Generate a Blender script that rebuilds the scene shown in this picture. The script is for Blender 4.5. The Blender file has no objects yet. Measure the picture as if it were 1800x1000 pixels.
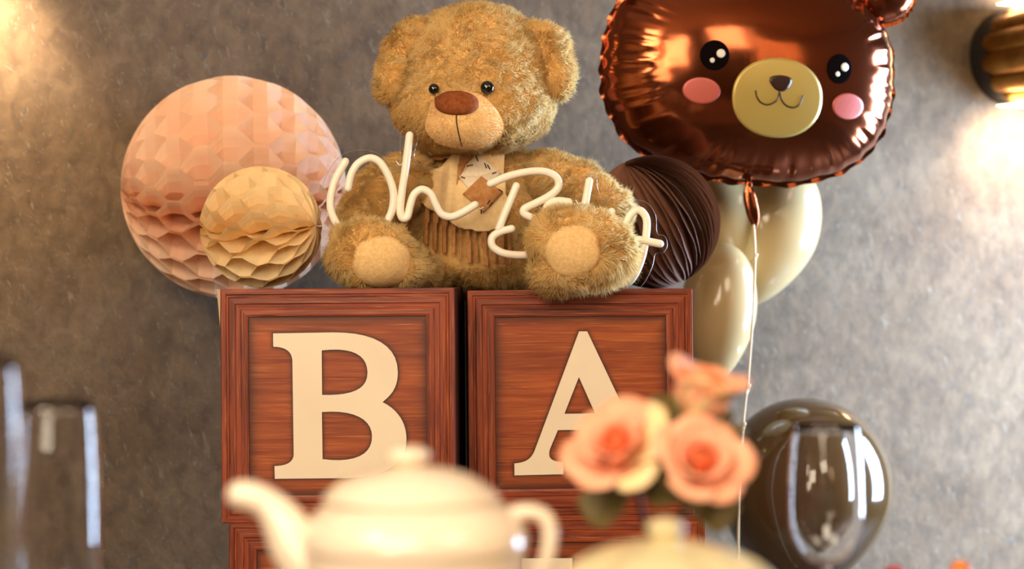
import bpy, bmesh, math, random
import numpy as np
from mathutils import Vector, Matrix, Euler
from mathutils.bvhtree import BVHTree
random.seed(7); rng = np.random.default_rng(7)
PI = math.pi
S = bpy.context.scene
C = S.collection

# ---------------------------------------------------------------- camera, world, lights, exposure
CAMZ = 1.07
F = 3400.0
cam_d = bpy.data.cameras.new('camera'); cam = bpy.data.objects.new('camera', cam_d); C.objects.link(cam)
cam.location = (0, 0, CAMZ); cam.rotation_euler = (PI/2, 0, 0)
cam_d.sensor_width = 36; cam_d.lens = 36*F/1800
cam_d.clip_start = 0.05
cam_d.dof.use_dof = True; cam_d.dof.focus_distance = 2.50; cam_d.dof.aperture_fstop = 3.3
S.camera = cam

w = bpy.data.worlds.new('world'); S.world = w; w.use_nodes = True
w.node_tree.nodes['Background'].inputs[0].default_value = (1.0, 0.8, 0.6, 1)
w.node_tree.nodes['Background'].inputs[1].default_value = 0.15

def area(name, loc, target, size, power, color, sy=None):
    d = bpy.data.lights.new(name, 'AREA'); d.energy = power; d.color = color
    d.shape = 'RECTANGLE'; d.size = size; d.size_y = sy or size
    o = bpy.data.objects.new(name, d); C.objects.link(o); o.location = loc
    o.rotation_euler = (Vector(target)-Vector(loc)).to_track_quat('-Z', 'Y').to_euler()
    return o
area('ceiling_light_left', (-1.25, 0.1, 2.45), (-0.1, 2.6, 1.1), 0.8, 34, (1.0, 0.83, 0.60))
area('ceiling_light_right', (1.3, 0.1, 2.45), (0.1, 2.6, 1.1), 0.8, 18, (1.0, 0.82, 0.60))
area('front_fill_light', (-0.3, -0.9, 2.2), (0.0, 2.6, 1.1), 1.0, 38, (1.0, 0.83, 0.61))  # added frontal light behind the camera, brightens the bear's chest; no ceiling fitting
area('low_fill_light', (-1.15, -1.5, 1.45), (0.0, 2.6, 1.1), 0.9, 24, (1.0, 0.84, 0.63))  # added low fill standing in for table bounce, not a room lamp
area('window_daylight', (1.95, 3.3, 1.1), (0.7, 3.6, 0.8), 0.7, 165, (0.54, 0.73, 1.0), 1.3)

def spot(name, loc, target, power, color, ang, blend=0.5, rad=0.02):
    d = bpy.data.lights.new(name, 'SPOT'); d.energy = power; d.color = color
    d.spot_size = math.radians(ang); d.spot_blend = blend; d.shadow_soft_size = rad
    o = bpy.data.objects.new(name, d); C.objects.link(o); o.location = loc
    o.rotation_euler = (Vector(target)-Vector(loc)).to_track_quat('-Z', 'Y').to_euler()
    return o
S.view_settings.view_transform = 'Standard'; S.view_settings.look = 'None'
S.view_settings.gamma = 1; S.view_settings.use_curve_mapping = False
S.view_settings.exposure = 0.12
S.cycles.use_denoising = True
S.cycles.max_bounces = 8; S.cycles.transparent_max_bounces = 12
S.cycles.caustics_reflective = False; S.cycles.caustics_refractive = False

# ---------------------------------------------------------------- helpers
def P(px, py, Y):
    return Vector(((px-900)*Y/F, Y, CAMZ-(py-500)*Y/F))
def K(Y): return Y/F
def lin(c):
    out = []
    for v in c[:3]:
        v = v/255.0
        out.append(v/12.92 if v <= 0.04045 else ((v+0.055)/1.055)**2.4)
    return (*out, 1.0)

ORG = {}
def thing(name, label, cat, loc, group=None):
    o = bpy.data.objects.new(name, None); C.objects.link(o); o.location = loc
    o.empty_display_size = 0.02
    o['label'] = label; o['category'] = cat
    if group: o['group'] = group
    ORG[o] = Vector(loc)
    return o
def origin(o):
    while o is not None and o not in ORG: o = o.parent
    return ORG[o] if o is not None else Vector((0, 0, 0))
def link(name, me, mat, parent=None, label=None, smooth=True):
    o = bpy.data.objects.new(name, me); C.objects.link(o)
    mats = mat if isinstance(mat, (list, tuple)) else [mat]
    for m in mats: me.materials.append(m)
    if smooth:
        me.polygons.foreach_set('use_smooth', [True]*len(me.polygons))
    if parent is not None:
        org = origin(parent)
        me.transform(Matrix.Translation(-org))
        o.parent = parent
    if label: o['label'] = label
    return o
def mk(name, V, Fc):
    me = bpy.data.meshes.new(name); me.from_pydata([tuple(v) for v in V], [], Fc); me.update(); return me
def obj(name, V, Fc, mat, parent=None, label=None, smooth=True):
    return link(name, mk(name, V, Fc), mat, parent, label, smooth)
def struct(o): o['kind'] = 'structure'; return o
def tag(o, label, cat, group=None):
    o['label'] = label; o['category'] = cat
    if group: o['group'] = group
    return o

def box_vf(x0, x1, y0, y1, z0, z1):
    V = [(x, y, z) for x in (x0, x1) for y in (y0, y1) for z in (z0, z1)]
    return V, [(0,1,3,2), (4,6,7,5), (0,4,5,1), (2,3,7,6), (0,2,6,4), (1,5,7,3)]
def box(name, x0, x1, y0, y1, z0, z1, mat, parent=None, bev=0.0, label=None):
    V, Fc = box_vf(x0, x1, y0, y1, z0, z1)
    me = mk(name, V, Fc)
    if bev > 0:
        bm = bmesh.new(); bm.from_mesh(me)
        bmesh.ops.bevel(bm, geom=bm.edges[:], offset=bev, segments=2, affect='EDGES', profile=0.5)
        bm.to_mesh(me); bm.free()
    return link(name, me, mat, parent, label, smooth=False)

def catmull(pts, n=8, closed=False):
    pts = [Vector(p) for p in pts]; out = []
    m = len(pts); rngi = range(m if closed else m-1)
    for i in rngi:
        if closed: p0, p1, p2, p3 = pts[(i-1) % m], pts[i], pts[(i+1) % m], pts[(i+2) % m]
        else:
            p1, p2 = pts[i], pts[i+1]
            p0 = pts[i-1] if i > 0 else p1+(p1-p2)
            p3 = pts[i+2] if i+2 < m else p2+(p2-p1)
        for k in range(n):
            t = k/n
            out.append(0.5*((2*p1)+(-p0+p2)*t+(2*p0-5*p1+4*p2-p3)*t*t+(-p0+3*p1-3*p2+p3)*t**3))
    if not closed: out.append(pts[-1])
    return out
def tube_vf(pts, rad, ns=12, cap=True, flat=None):
    """pts polyline, rad float or list; rounded ends."""
    pts = [Vector(p) for p in pts]; n = len(pts)
    R = [rad]*n if not isinstance(rad, (list, tuple)) else list(rad)
    if cap:
        d0 = (pts[0]-pts[1]).normalized(); d1 = (pts[-1]-pts[-2]).normalized()
        pre = [(pts[0]+d0*R[0]*math.sin(a), R[0]*math.cos(a)) for a in (1.45, 1.0, 0.5)]
        post = [(pts[-1]+d1*R[-1]*math.sin(a), R[-1]*math.cos(a)) for a in (0.5, 1.0, 1.45)]
        pts = [p for p, _ in pre]+pts+[p for p, _ in post]
        R = [r for _, r in pre]+R+[r for _, r in post]
        n = len(pts)
    V = []; Fc = []
    nrm = None
    for i in range(n):
        t = (pts[min(i+1, n-1)]-pts[max(i-1, 0)]).normalized()
        if nrm is None:
            nrm = t.orthogonal().normalized()
            if flat is not None:
                nrm = (Vector(flat)-t*t.dot(Vector(flat))).normalized()
        else: nrm = (nrm-t*t.dot(nrm)).normalized()
        b = t.cross(nrm)
        for k in range(ns):
            a = 2*PI*k/ns
            V.append(pts[i]+(nrm*math.cos(a)+b*math.sin(a))*R[i])
    for i in range(n-1):
        for k in range(ns):
            k2 = (k+1) % ns
            Fc.append((i*ns+k, i*ns+k2, (i+1)*ns+k2, (i+1)*ns+k))
    Fc.append(tuple(range(ns))[::-1]); Fc.append(tuple((n-1)*ns+k for k in range(ns)))
    return V, Fc
def tube(name, pts, rad, mat, parent=None, ns=12, label=None, cap=True):
    V, Fc = tube_vf(pts, rad, ns, cap)
    return obj(name, V, Fc, mat, parent, label)
def lathe_vf(prof, c, ns=48, fl=None):
    """prof list of (r,z); c centre; fl optional radius modulation f(angle, j)."""
    V = []; Fc = []
    for j, (r, z) in enumerate(prof):
        for k in range(ns):
            a = 2*PI*k/ns; rr = r*(fl(a, j) if fl else 1)
            V.append((c[0]+rr*math.cos(a), c[1]+rr*math.sin(a), c[2]+z))
    for j in range(len(prof)-1):
        for k in range(ns):
            k2 = (k+1) % ns
            Fc.append((j*ns+k, j*ns+k2, (j+1)*ns+k2, (j+1)*ns+k))
    return V, Fc
def lathe(name, prof, c, mat, parent=None, ns=48, fl=None, label=None):
    V, Fc = lathe_vf(prof, c, ns, fl)
    return obj(name, V, Fc, mat, parent, label)
def sphere_vf(c, r, rot=None, nu=32, nv=20):
    """ellipsoid; r a triple; rot Euler/Matrix."""
    if not isinstance(r, (tuple, list)): r = (r, r, r)
    M = rot.to_matrix() if isinstance(rot, Euler) else (rot or Matrix.Identity(3))
    V = []; Fc = []
    for j in range(nv+1):
        t = PI*j/nv
        for k in range(nu):
            a = 2*PI*k/nu
            V.append(Vector(c)+M @ Vector((r[0]*math.sin(t)*math.cos(a), r[1]*math.sin(t)*math.sin(a), r[2]*math.cos(t))))
    for j in range(nv):
        for k in range(nu):
            k2 = (k+1) % nu
            if j == 0: Fc.append((k, (j+1)*nu+k, (j+1)*nu+k2))
            elif j == nv-1: Fc.append((j*nu+k, (j+1)*nu+k, j*nu+k2))
            else: Fc.append((j*nu+k, (j+1)*nu+k, (j+1)*nu+k2, j*nu+k2))
    me = mk('t', V, Fc)
    bm = bmesh.new(); bm.from_mesh(me); bmesh.ops.remove_doubles(bm, verts=bm.verts, dist=1e-7)
    loose = [v for v in bm.verts if not v.link_faces]; bmesh.ops.delete(bm, geom=loose, context='VERTS')
    bmesh.ops.recalc_face_normals(bm, faces=bm.faces)
    V = [v.co.copy() for v in bm.verts]; bm.verts.index_update()
    Fc = [tuple(v.index for v in f.verts) for f in bm.faces]
    bm.free(); bpy.data.meshes.remove(me)
    return V, Fc
def ell(name, c, r, mat, parent=None, rot=None, label=None, nu=32, nv=20):
    V, Fc = sphere_vf(c, r, rot, nu, nv)
    return obj(name, V, Fc, mat, parent, label)
def blob_mesh(parts, voxel=0.004, smooth=6):
    """union of ellipsoids/tubes, voxel remeshed and smoothed -> one closed mesh."""
    V = []; Fc = []
    for v, f in parts:
        o = len(V); V += list(v); Fc += [tuple(i+o for i in g) for g in f]
    me = mk('blob', V, Fc)
    o = bpy.data.objects.new('blob', me); C.objects.link(o)
    m = o.modifiers.new('r', 'REMESH'); m.mode = 'VOXEL'; m.voxel_size = voxel
    s = o.modifiers.new('s', 'SMOOTH'); s.factor = 0.6; s.iterations = smooth
    dg = bpy.context.evaluated_depsgraph_get(); dg.update()
    out = bpy.data.meshes.new_from_object(o.evaluated_get(dg))
    bpy.data.objects.remove(o); bpy.data.meshes.remove(me)
    return out
def bvh_of(me):
    return BVHTree.FromPolygons([v.co.copy() for v in me.vertices], [tuple(p.vertices) for p in me.polygons])
CAMP = Vector((0, 0, CAMZ))
def hit(bvh, px, py):
    d = (P(px, py, 1.0)-CAMP).normalized()
    h = bvh.ray_cast(CAMP, d)
    return (h[0], h[1]) if h[0] is not None else (None, None)
def snoise(p, freq, seed, n=6):
    r = np.random.default_rng(seed); out = np.zeros(len(p))
    for i in range(n):
        k = r.normal(size=3)*freq; ph = r.uniform(0, 2*PI)
        out += np.sin(p @ k+ph+1.3*np.sin(p @ (r.normal(size=3)*freq*0.7)+ph*2))
    return out/n**0.5

# ---------------------------------------------------------------- materials
def mat(name, col=(0.8, 0.8, 0.8, 1), rough=0.5, **kw):
    m = bpy.data.materials.new(name); m.use_nodes = True
    b = m.node_tree.nodes['Principled BSDF']
    b.inputs['Base Color'].default_value = col; b.inputs['Roughness'].default_value = rough
    for k, v in kw.items(): b.inputs[k.replace('_', ' ')].default_value = v
    return m
def nodes(m): return m.node_tree.nodes, m.node_tree.links, m.node_tree.nodes['Principled BSDF']
def noisy(m, c1, c2, scale=20, detail=4, stretch=(1, 1, 1), bump=0.0, bscale=None, lo=0.35, hi=0.65, bdist=0.001):
    N, L, b = nodes(m)
    tc = N.new('ShaderNodeTexCoord'); mp = N.new('ShaderNodeMapping'); mp.inputs['Scale'].default_value = stretch
    L.new(tc.outputs['Object'], mp.inputs[0])
    n = N.new('ShaderNodeTexNoise'); n.inputs['Scale'].default_value = scale; n.inputs['Detail'].default_value = detail
    L.new(mp.outputs[0], n.inputs['Vector'])
    r = N.new('ShaderNodeValToRGB'); r.color_ramp.elements[0].position = lo; r.color_ramp.elements[1].position = hi
    r.color_ramp.elements[0].color = c1; r.color_ramp.elements[1].color = c2
    L.new(n.outputs[0], r.inputs[0]); L.new(r.outputs[0], b.inputs['Base Color'])
    if bump:
        n2 = N.new('ShaderNodeTexNoise'); n2.inputs['Scale'].default_value = bscale or scale; n2.inputs['Detail'].default_value = 3
        L.new(mp.outputs[0], n2.inputs['Vector'])
        bp = N.new('ShaderNodeBump'); bp.inputs['Strength'].default_value = bump; bp.inputs['Distance'].default_value = bdist
        L.new(n2.outputs[0], bp.inputs['Height']); L.new(bp.outputs[0], b.inputs['Normal'])
    return m

def wall_material():
    m = mat('fibre_plaster', rough=0.85)
    N, L, b = nodes(m)
    tc = N.new('ShaderNodeTexCoord')
    def noise(scale, detail, stretch=(1, 1, 1), rot=(0, 0, 0), dist=0.0):
        mr = N.new('ShaderNodeMapping'); mr.inputs['Rotation'].default_value = rot; L.new(tc.outputs['Object'], mr.inputs[0])
        mp = N.new('ShaderNodeMapping'); mp.inputs['Scale'].default_value = stretch
        L.new(mr.outputs[0], mp.inputs[0])
        n = N.new('ShaderNodeTexNoise'); n.inputs['Scale'].default_value = scale; n.inputs['Detail'].default_value = detail
        n.inputs['Distortion'].default_value = dist
        L.new(mp.outputs[0], n.inputs['Vector']); return n.outputs[0]
    def ramp(src, p0, p1, c0, c1):
        r = N.new('ShaderNodeValToRGB'); r.color_ramp.elements[0].position = p0; r.color_ramp.elements[1].position = p1
        r.color_ramp.elements[0].color = c0; r.color_ramp.elements[1].color = c1
        L.new(src, r.inputs[0]); return r.outputs[0]
    base = ramp(noise(9, 6), 0.3, 0.7, (0.100, 0.059, 0.029, 1), (0.146, 0.097, 0.055, 1))
    mott = ramp(noise(42, 5, (1, 1, 0.75), dist=0.6), 0.32, 0.68, (0.66, 0.64, 0.62, 1), (1.14, 1.14, 1.14, 1))
    mx = N.new('ShaderNodeMix'); mx.data_type = 'RGBA'; mx.blend_type = 'MULTIPLY'; mx.inputs[0].default_value = 1
    L.new(base, mx.inputs[6]); L.new(mott, mx.inputs[7]); cur = mx.outputs[2]
    for i, (rot, w0) in enumerate((((0, 0.35, 0), 0.655), ((0, -0.6, 0), 0.66), ((0, 1.2, 0), 0.68), ((0, -1.9, 0), 0.675), ((0, 0.75, 0), 0.66), ((0, 0.0, 0), 0.67))):
        f = ramp(noise(125+17*i, 2, (1, 1, 0.22), rot, 1.3), w0+0.005, w0+0.05, (0, 0, 0, 1), (1, 1, 1, 1))
        mm = N.new('ShaderNodeMix'); mm.data_type = 'RGBA'
        L.new(f, mm.inputs[0]); L.new(cur, mm.inputs[6])
        mm.inputs[7].default_value = (0.162, 0.124, 0.085, 1) if i % 2 == 0 else (0.075, 0.062, 0.05, 1)
        cur = mm.outputs[2]
    L.new(cur, b.inputs['Base Color'])
    bp = N.new('ShaderNodeBump'); bp.inputs['Strength'].default_value = 0.35; bp.inputs['Distance'].default_value = 0.004
    L.new(noise(60, 5, dist=0.4), bp.inputs['Height']); L.new(bp.outputs[0], b.inputs['Normal'])
    return m
M_wall = wall_material()
M_floor = noisy(mat('dark_floor', rough=0.5), (0.06, 0.04, 0.03, 1), (0.1, 0.07, 0.05, 1), 6)
M_ceil = noisy(mat('ceiling_paint', rough=0.9), (0.55, 0.42, 0.30, 1), (0.6, 0.46, 0.33, 1), 4)
M_side = noisy(mat('room_plaster', rough=0.9), (0.16, 0.12, 0.09, 1), (0.22, 0.17, 0.13, 1), 5)

def wood_material(name, c0, c1, c2, scale=1.0, panel=False):
    m = mat(name, rough=0.42, Specular_IOR_Level=0.35)
    N, L, b = nodes(m)
    uv = N.new('ShaderNodeUVMap'); uv.uv_map = 'grain'
    def noise(sx, sy, detail, dist=0.0, sc=1.0):
        mp = N.new('ShaderNodeMapping'); mp.inputs['Scale'].default_value = (sx, sy, 1)
        L.new(uv.outputs[0], mp.inputs[0])
        n = N.new('ShaderNodeTexNoise'); n.inputs['Scale'].default_value = sc; n.inputs['Detail'].default_value = detail
        n.inputs['Distortion'].default_value = dist
        L.new(mp.outputs[0], n.inputs['Vector']); return n.outputs[0]
    r = N.new('ShaderNodeValToRGB'); e = r.color_ramp.elements
    e[0].position = 0.33; e[0].color = c0; e[1].position = 0.62; e[1].color = c1
    L.new(noise(7*scale, 130*scale, 5, 0.8), r.inputs[0])
    r2 = N.new('ShaderNodeValToRGB'); e = r2.color_ramp.elements
    e[0].position = 0.56; e[0].color = (0, 0, 0, 1); e[1].position = 0.74; e[1].color = (1, 1, 1, 1)
    L.new(noise(16*scale, 620*scale, 3, 0.5), r2.inputs[0])
    mx = N.new('ShaderNodeMix'); mx.data_type = 'RGBA'; L.new(r2.outputs[0], mx.inputs[0]); L.new(r.outputs[0], mx.inputs[6]); mx.inputs[7].default_value = c2
    r3 = N.new('ShaderNodeValToRGB'); e = r3.color_ramp.elements
    e[0].position = 0.3; e[0].color = (0.72, 0.66, 0.64, 1); e[1].position = 0.7; e[1].color = (1.18, 1.18, 1.12, 1)
    L.new(noise(6, 26, 3, 0.4), r3.inputs[0])
    m2 = N.new('ShaderNodeMix'); m2.data_type = 'RGBA'; m2.blend_type = 'MULTIPLY'; m2.inputs[0].default_value = 1
    L.new(mx.outputs[2], m2.inputs[6]); L.new(r3.outputs[0], m2.inputs[7]); cur = m2.outputs[2]
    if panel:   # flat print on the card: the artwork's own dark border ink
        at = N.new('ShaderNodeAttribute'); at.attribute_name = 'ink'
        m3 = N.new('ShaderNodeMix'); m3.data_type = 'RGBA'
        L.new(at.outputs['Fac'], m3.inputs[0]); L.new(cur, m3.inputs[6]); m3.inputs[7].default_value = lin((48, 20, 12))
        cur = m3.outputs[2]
    L.new(cur, b.inputs['Base Color'])
    return m
M_rail = wood_material('printed_red_wood', lin((98, 38, 20)), lin((148, 66, 36)), lin((186, 106, 66)))
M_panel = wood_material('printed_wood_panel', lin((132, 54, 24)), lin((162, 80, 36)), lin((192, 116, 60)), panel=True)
M_card = mat('brown_card', lin((70, 26, 16)), 0.6)
M_cardedge = mat('raw_card_edge', lin((205, 175, 140)), 0.8)
M_letter = noisy(mat('cream_letter_print', rough=0.5), lin((234, 214, 186)), lin((240, 221, 194)), 8)

def velvet(name, c1, c2, scale=180, bump=0.5, sheen=0.4):
    m = noisy(mat(name, rough=0.9, Sheen_Weight=sheen), c1, c2, scale, 4, bump=bump, bscale=scale*2, bdist=0.0012)
    m.node_tree.nodes['Principled BSDF'].inputs['Sheen Tint'].default_value = c2
    m.node_tree.nodes['Principled BSDF'].inputs['Specular IOR Level'].default_value = 0.15
    return m
M_skin = velvet('plush_base', lin((216, 168, 100)), lin((236, 190, 122)), 120)
M_velour = velvet('pale_velour', lin((226, 182, 120)), lin((240, 200, 142)), 220, 0.6)
M_nose = velvet('brown_velour', lin((122, 62, 30)), lin((146, 80, 42)), 160, 0.5, 0.2)
M_suede = velvet('beige_suede', lin((240, 202, 146)), lin((250, 216, 164)), 130, 0.5, 0.3)
M_suede2 = velvet('brown_suede', lin((180, 122, 72)), lin((204, 146, 92)), 130, 0.5, 0.25)
M_suede3 = velvet('tan_suede', lin((168, 112, 64)), lin((190, 134, 82)), 130, 0.5, 0.25)
M_white_felt = velvet('white_felt', lin((236, 214, 184)), lin((244, 226, 200)), 200, 0.4, 0.2)
M_thread = mat('dark_thread', lin((60, 34, 18)), 0.7)
M_eye = mat('black_bead', (0.004, 0.004, 0.004, 1), 0.08, Coat_Weight=0.5)

def fur_material():
    m = mat('golden_plush_fur', rough=0.75, Specular_IOR_Level=0.12, Sheen_Weight=0.08)
    N, L, b = nodes(m)
    at = N.new('ShaderNodeAttribute'); at.attribute_name = 'tint'
    r = N.new('ShaderNodeValToRGB'); e = r.color_ramp.elements
    e[0].position = 0.0; e[0].color = lin((238, 188, 112)); e[1].position = 1.0; e[1].color = lin((255, 236, 184))
    x = e.new(0.45); x.color = lin((254, 214, 138))
    L.new(at.outputs['Fac'], r.inputs[0]); L.new(r.outputs[0], b.inputs['Base Color'])
    an = N.new('ShaderNodeAttribute'); an.attribute_name = 'fn'
    ge = N.new('ShaderNodeNewGeometry')
    mx = N.new('ShaderNodeMix'); mx.data_type = 'VECTOR'; mx.inputs[0].default_value = 0.3
    L.new(an.outputs['Vector'], mx.inputs[4]); L.new(ge.outputs['Normal'], mx.inputs[5])
    vn = N.new('ShaderNodeVectorMath'); vn.operation = 'NORMALIZE'; L.new(mx.outputs[1], vn.inputs[0])
    L.new(vn.outputs[0], b.inputs['Normal'])
    t = N.new('ShaderNodeBsdfTranslucent'); L.new(r.outputs[0], t.inputs[0])
    out = [n for n in N if n.type == 'OUTPUT_MATERIAL'][0]
    ms = N.new('ShaderNodeMixShader'); ms.inputs[0].default_value = 0.5
    L.new(b.outputs[0], ms.inputs[1]); L.new(t.outputs[0], ms.inputs[2]); L.new(ms.outputs[0], out.inputs[0])
    return m
M_fur = fur_material()

def paper(name, c1, c2, trans=0.4):
    m = mat(name, c1, 0.8)
    noisy(m, c1, c2, 14, 3)
    N, L, b = nodes(m)
    out = [n for n in N if n.type == 'OUTPUT_MATERIAL'][0]
    t = N.new('ShaderNodeBsdfTranslucent')
    src = b.inputs['Base Color'].links[0].from_socket
    L.new(src, t.inputs[0])
    mx = N.new('ShaderNodeMixShader'); mx.inputs[0].default_value = trans
    L.new(b.outputs[0], mx.inputs[1]); L.new(t.outputs[0], mx.inputs[2]); L.new(mx.outputs[0], out.inputs[0])
    return m
M_pink = paper('pink_tissue', lin((255, 214, 182)), lin((255, 226, 198)))
M_cream = paper('cream_tissue', lin((255, 224, 170)), lin((255, 232, 184)))
M_brown = paper('brown_tissue', lin((108, 66, 46)), lin((124, 78, 56)), 0.12)

def latex(name, col, rough=0.12, **kw):
    m = mat(name, col, rough, Coat_Weight=0.4, Coat_Roughness=0.05)
    for k, v in kw.items(): m.node_tree.nodes['Principled BSDF'].inputs[k.replace('_', ' ')].default_value = v
    return noisy(m, tuple(x*0.93 for x in col[:3])+(1,), col, 10, 2)
M_ivory = latex('ivory_latex', lin((204, 178, 130)), 0.2, Subsurface_Weight=0.25, Subsurface_Scale=0.03)
M_olive = latex('dark_brown_latex', lin((88, 66, 40)), 0.1)
M_foil = mat('brown_foil', lin((142, 74, 44)), 0.14, Metallic=0.92)
N_, L_, b_ = nodes(M_foil)
def add_foil_bump(m, st=0.25):
    N, L, b = nodes(m)
    tc = N.new('ShaderNodeTexCoord'); n = N.new('ShaderNodeTexNoise'); n.inputs['Scale'].default_value = 14; n.inputs['Detail'].default_value = 2
    L.new(tc.outputs['Object'], n.inputs['Vector'])
    bp = N.new('ShaderNodeBump'); bp.inputs['Strength'].default_value = st; bp.inputs['Distance'].default_value = 0.004
    L.new(n.outputs[0], bp.inputs['Height']); L.new(bp.outputs[0], b.inputs['Normal'])
add_foil_bump(M_foil)
M_foil_y = mat('yellow_foil_print', lin((190, 164, 88)), 0.35, Metallic=0.25)
M_foil_p = mat('pink_foil_print', lin((196, 98, 88)), 0.35, Metallic=0.2)
M_foil_k = mat('black_foil_print', lin((16, 12, 12)), 0.35, Specular_IOR_Level=0.0)
M_foil_w = mat('white_foil_print', lin((232, 226, 214)), 0.35)
M_foil_d = mat('dark_brown_foil_print', lin((46, 20, 12)), 0.3)
M_neon = mat('cream_silicone_tube', lin((254, 240, 222)), 0.35, Subsurface_Weight=0.2, Subsurface_Scale=0.01)
def thin_clear(name, tint, extra_white=0.0):
    """thin clear sheet: straight transmission plus Fresnel mirror (and a little frosting on cut edges)."""
    m = mat(name, (0.9, 0.9, 0.9, 1), 0.05); N, L, b = nodes(m)
    out = [n for n in N if n.type == 'OUTPUT_MATERIAL'][0]
    tr = N.new('ShaderNodeBsdfTransparent'); tr.inputs[0].default_value = tint
    gl = N.new('ShaderNodeBsdfGlossy'); gl.inputs['Roughness'].default_value = 0.03
    fr = N.new('ShaderNodeFresnel'); fr.inputs[0].default_value = 1.45
    mx = N.new('ShaderNodeMixShader'); L.new(fr.outputs[0], mx.inputs[0]); L.new(tr.outputs[0], mx.inputs[1]); L.new(gl.outputs[0], mx.inputs[2])
    cur = mx.outputs[0]
    if extra_white:
        m2 = N.new('ShaderNodeMixShader'); m2.inputs[0].default_value = extra_white
        L.new(cur, m2.inputs[1]); L.new(b.outputs[0], m2.inputs[2]); cur = m2.outputs[0]
    L.new(cur, out.inputs[0]); return m
M_acryl = thin_clear('clear_acrylic', (0.985, 0.985, 0.98, 1))
M_acryl_edge = thin_clear('acrylic_cut_edge', (0.95, 0.93, 0.9, 1), 0.55)
M_glass = mat('clear_glass', (1, 1, 1, 1), 0.01, Transmission_Weight=1.0, IOR=1.45)
M_porc = mat('cream_porcelain', lin((240, 222, 200)), 0.2, Coat_Weight=0.6, Subsurface_Weight=0.1, Subsurface_Scale=0.01)
M_porc2 = mat('pale_green_porcelain', lin((214, 200, 156)), 0.16, Coat_Weight=0.6)
M_brass = noisy(mat('brushed_brass', rough=0.28, Metallic=1.0), lin((170, 118, 54)), lin((196, 142, 70)), 30, 3)
M_black = mat('black_metal', lin((28, 22, 18)), 0.5)
M_ribbon = mat('ivory_ribbon', lin((236, 218, 180)), 0.35)
M_cloth = noisy(mat('brown_tablecloth', rough=0.85), (0.10, 0.06, 0.04, 1), (0.13, 0.08, 0.05, 1), 30)
M_plinth = noisy(mat('painted_plinth', rough=0.6), (0.2, 0.15, 0.1, 1), (0.25, 0.19, 0.13, 1), 6)
def emis(name, col, st):
    m = mat(name, col); b = m.node_tree.nodes['Principled BSDF']
    b.inputs['Emission Color'].default_value = col; b.inputs['Emission Strength'].default_value = st
    return m
M_lamp = emis('warm_lamp', (1.0, 0.72, 0.36, 1), 14)
M_bulb = emis('warm_bulb', (1.0, 0.66, 0.34, 1), 60)

# ---------------------------------------------------------------- room
WM, WB = 0.45, 3.2335       # the plaster wall runs Y = WB + WM*x
def wallY(x): return WB+WM*x
WL = math.hypot(1, WM)
WU = Vector((1, WM, 0))/WL            # along the wall
WN = Vector((WM, -1, 0))/WL           # out of the wall
def slab_wall(name, a, b, z0, z1, th, m):
    a = Vector(a); b = Vector(b); d = (b-a).normalized(); n = Vector((d.y, -d.x, 0))
    V = [p+Vector((0, 0, z)) for z in (z0, z1) for p in (a, b, b-n*th, a-n*th)]
    return struct(obj(name, V, [(0,1,2,3), (7,6,5,4), (0,4,5,1), (1,5,6,2), (2,6,7,3), (3,7,4,0)], m, smooth=False))
slab_wall('wall_back', (-3.0, wallY(-3.0), 0), (3.0, wallY(3.0), 0), 0, 3.0, 0.1, M_wall)
slab_wall('wall_left', (-3.0, -3.0, 0), (-3.0, wallY(-3)+0.05, 0), 0, 3.0, 0.1, M_side)
slab_wall('wall_right', (3.0, wallY(3)+0.05, 0), (3.0, -3.0, 0), 0, 3.0, 0.1, M_side)
slab_wall('wall_front', (3.0, -3.0, 0), (-3.0, -3.0, 0), 0, 3.0, 0.1, M_side)
V, Fc = box_vf(-3.2, 3.2, -3.2, 4.8, -0.1, 0); struct(obj('floor', V, Fc, M_floor, smooth=False))
V, Fc = box_vf(-3.2, 3.2, -3.2, 4.8, 3.0, 3.1); struct(obj('ceiling', V, Fc, M_ceil, smooth=False))

# plinth under the boxes and the set table in front
BOX = 0.298
TOPZ = P(0, 508, 2.46).z
BASEZ = TOPZ-2*BOX
t = thing('display_plinth', 'low brown plinth carrying the stacked letter boxes', 'plinth', (-0.05, 2.66, 0))
box('plinth_body', -0.52, 0.42, 2.42, 2.865, 0, BASEZ-0.02, M_plinth, t, 0.003)
box('plinth_top', -0.54, 0.44, 2.40, 2.875, BASEZ-0.02, BASEZ, M_plinth, t, 0.003)
TZ = 0.75
t = thing('dining_table', 'dining table under a brown cloth in front of the boxes', 'table', (0, 1.3, 0))
box('tabletop', -1.1, 1.1, 0.62, 2.02, TZ-0.03, TZ-0.004, M_plinth, t, 0.003)
for sx in (-1.0, 1.0):
    for sy in (0.72, 1.92):
        box('leg', sx-0.03, sx+0.03, sy-0.03, sy+0.03, 0, TZ-0.03, M_plinth, t, 0.003)
V, Fc = box_vf(-1.12, 1.12, 0.60, 2.04, TZ-0.004, TZ)
tag(obj('tablecloth', V, Fc, M_cloth, smooth=False), 'brown cloth lying on the dining table', 'tablecloth')

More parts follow.
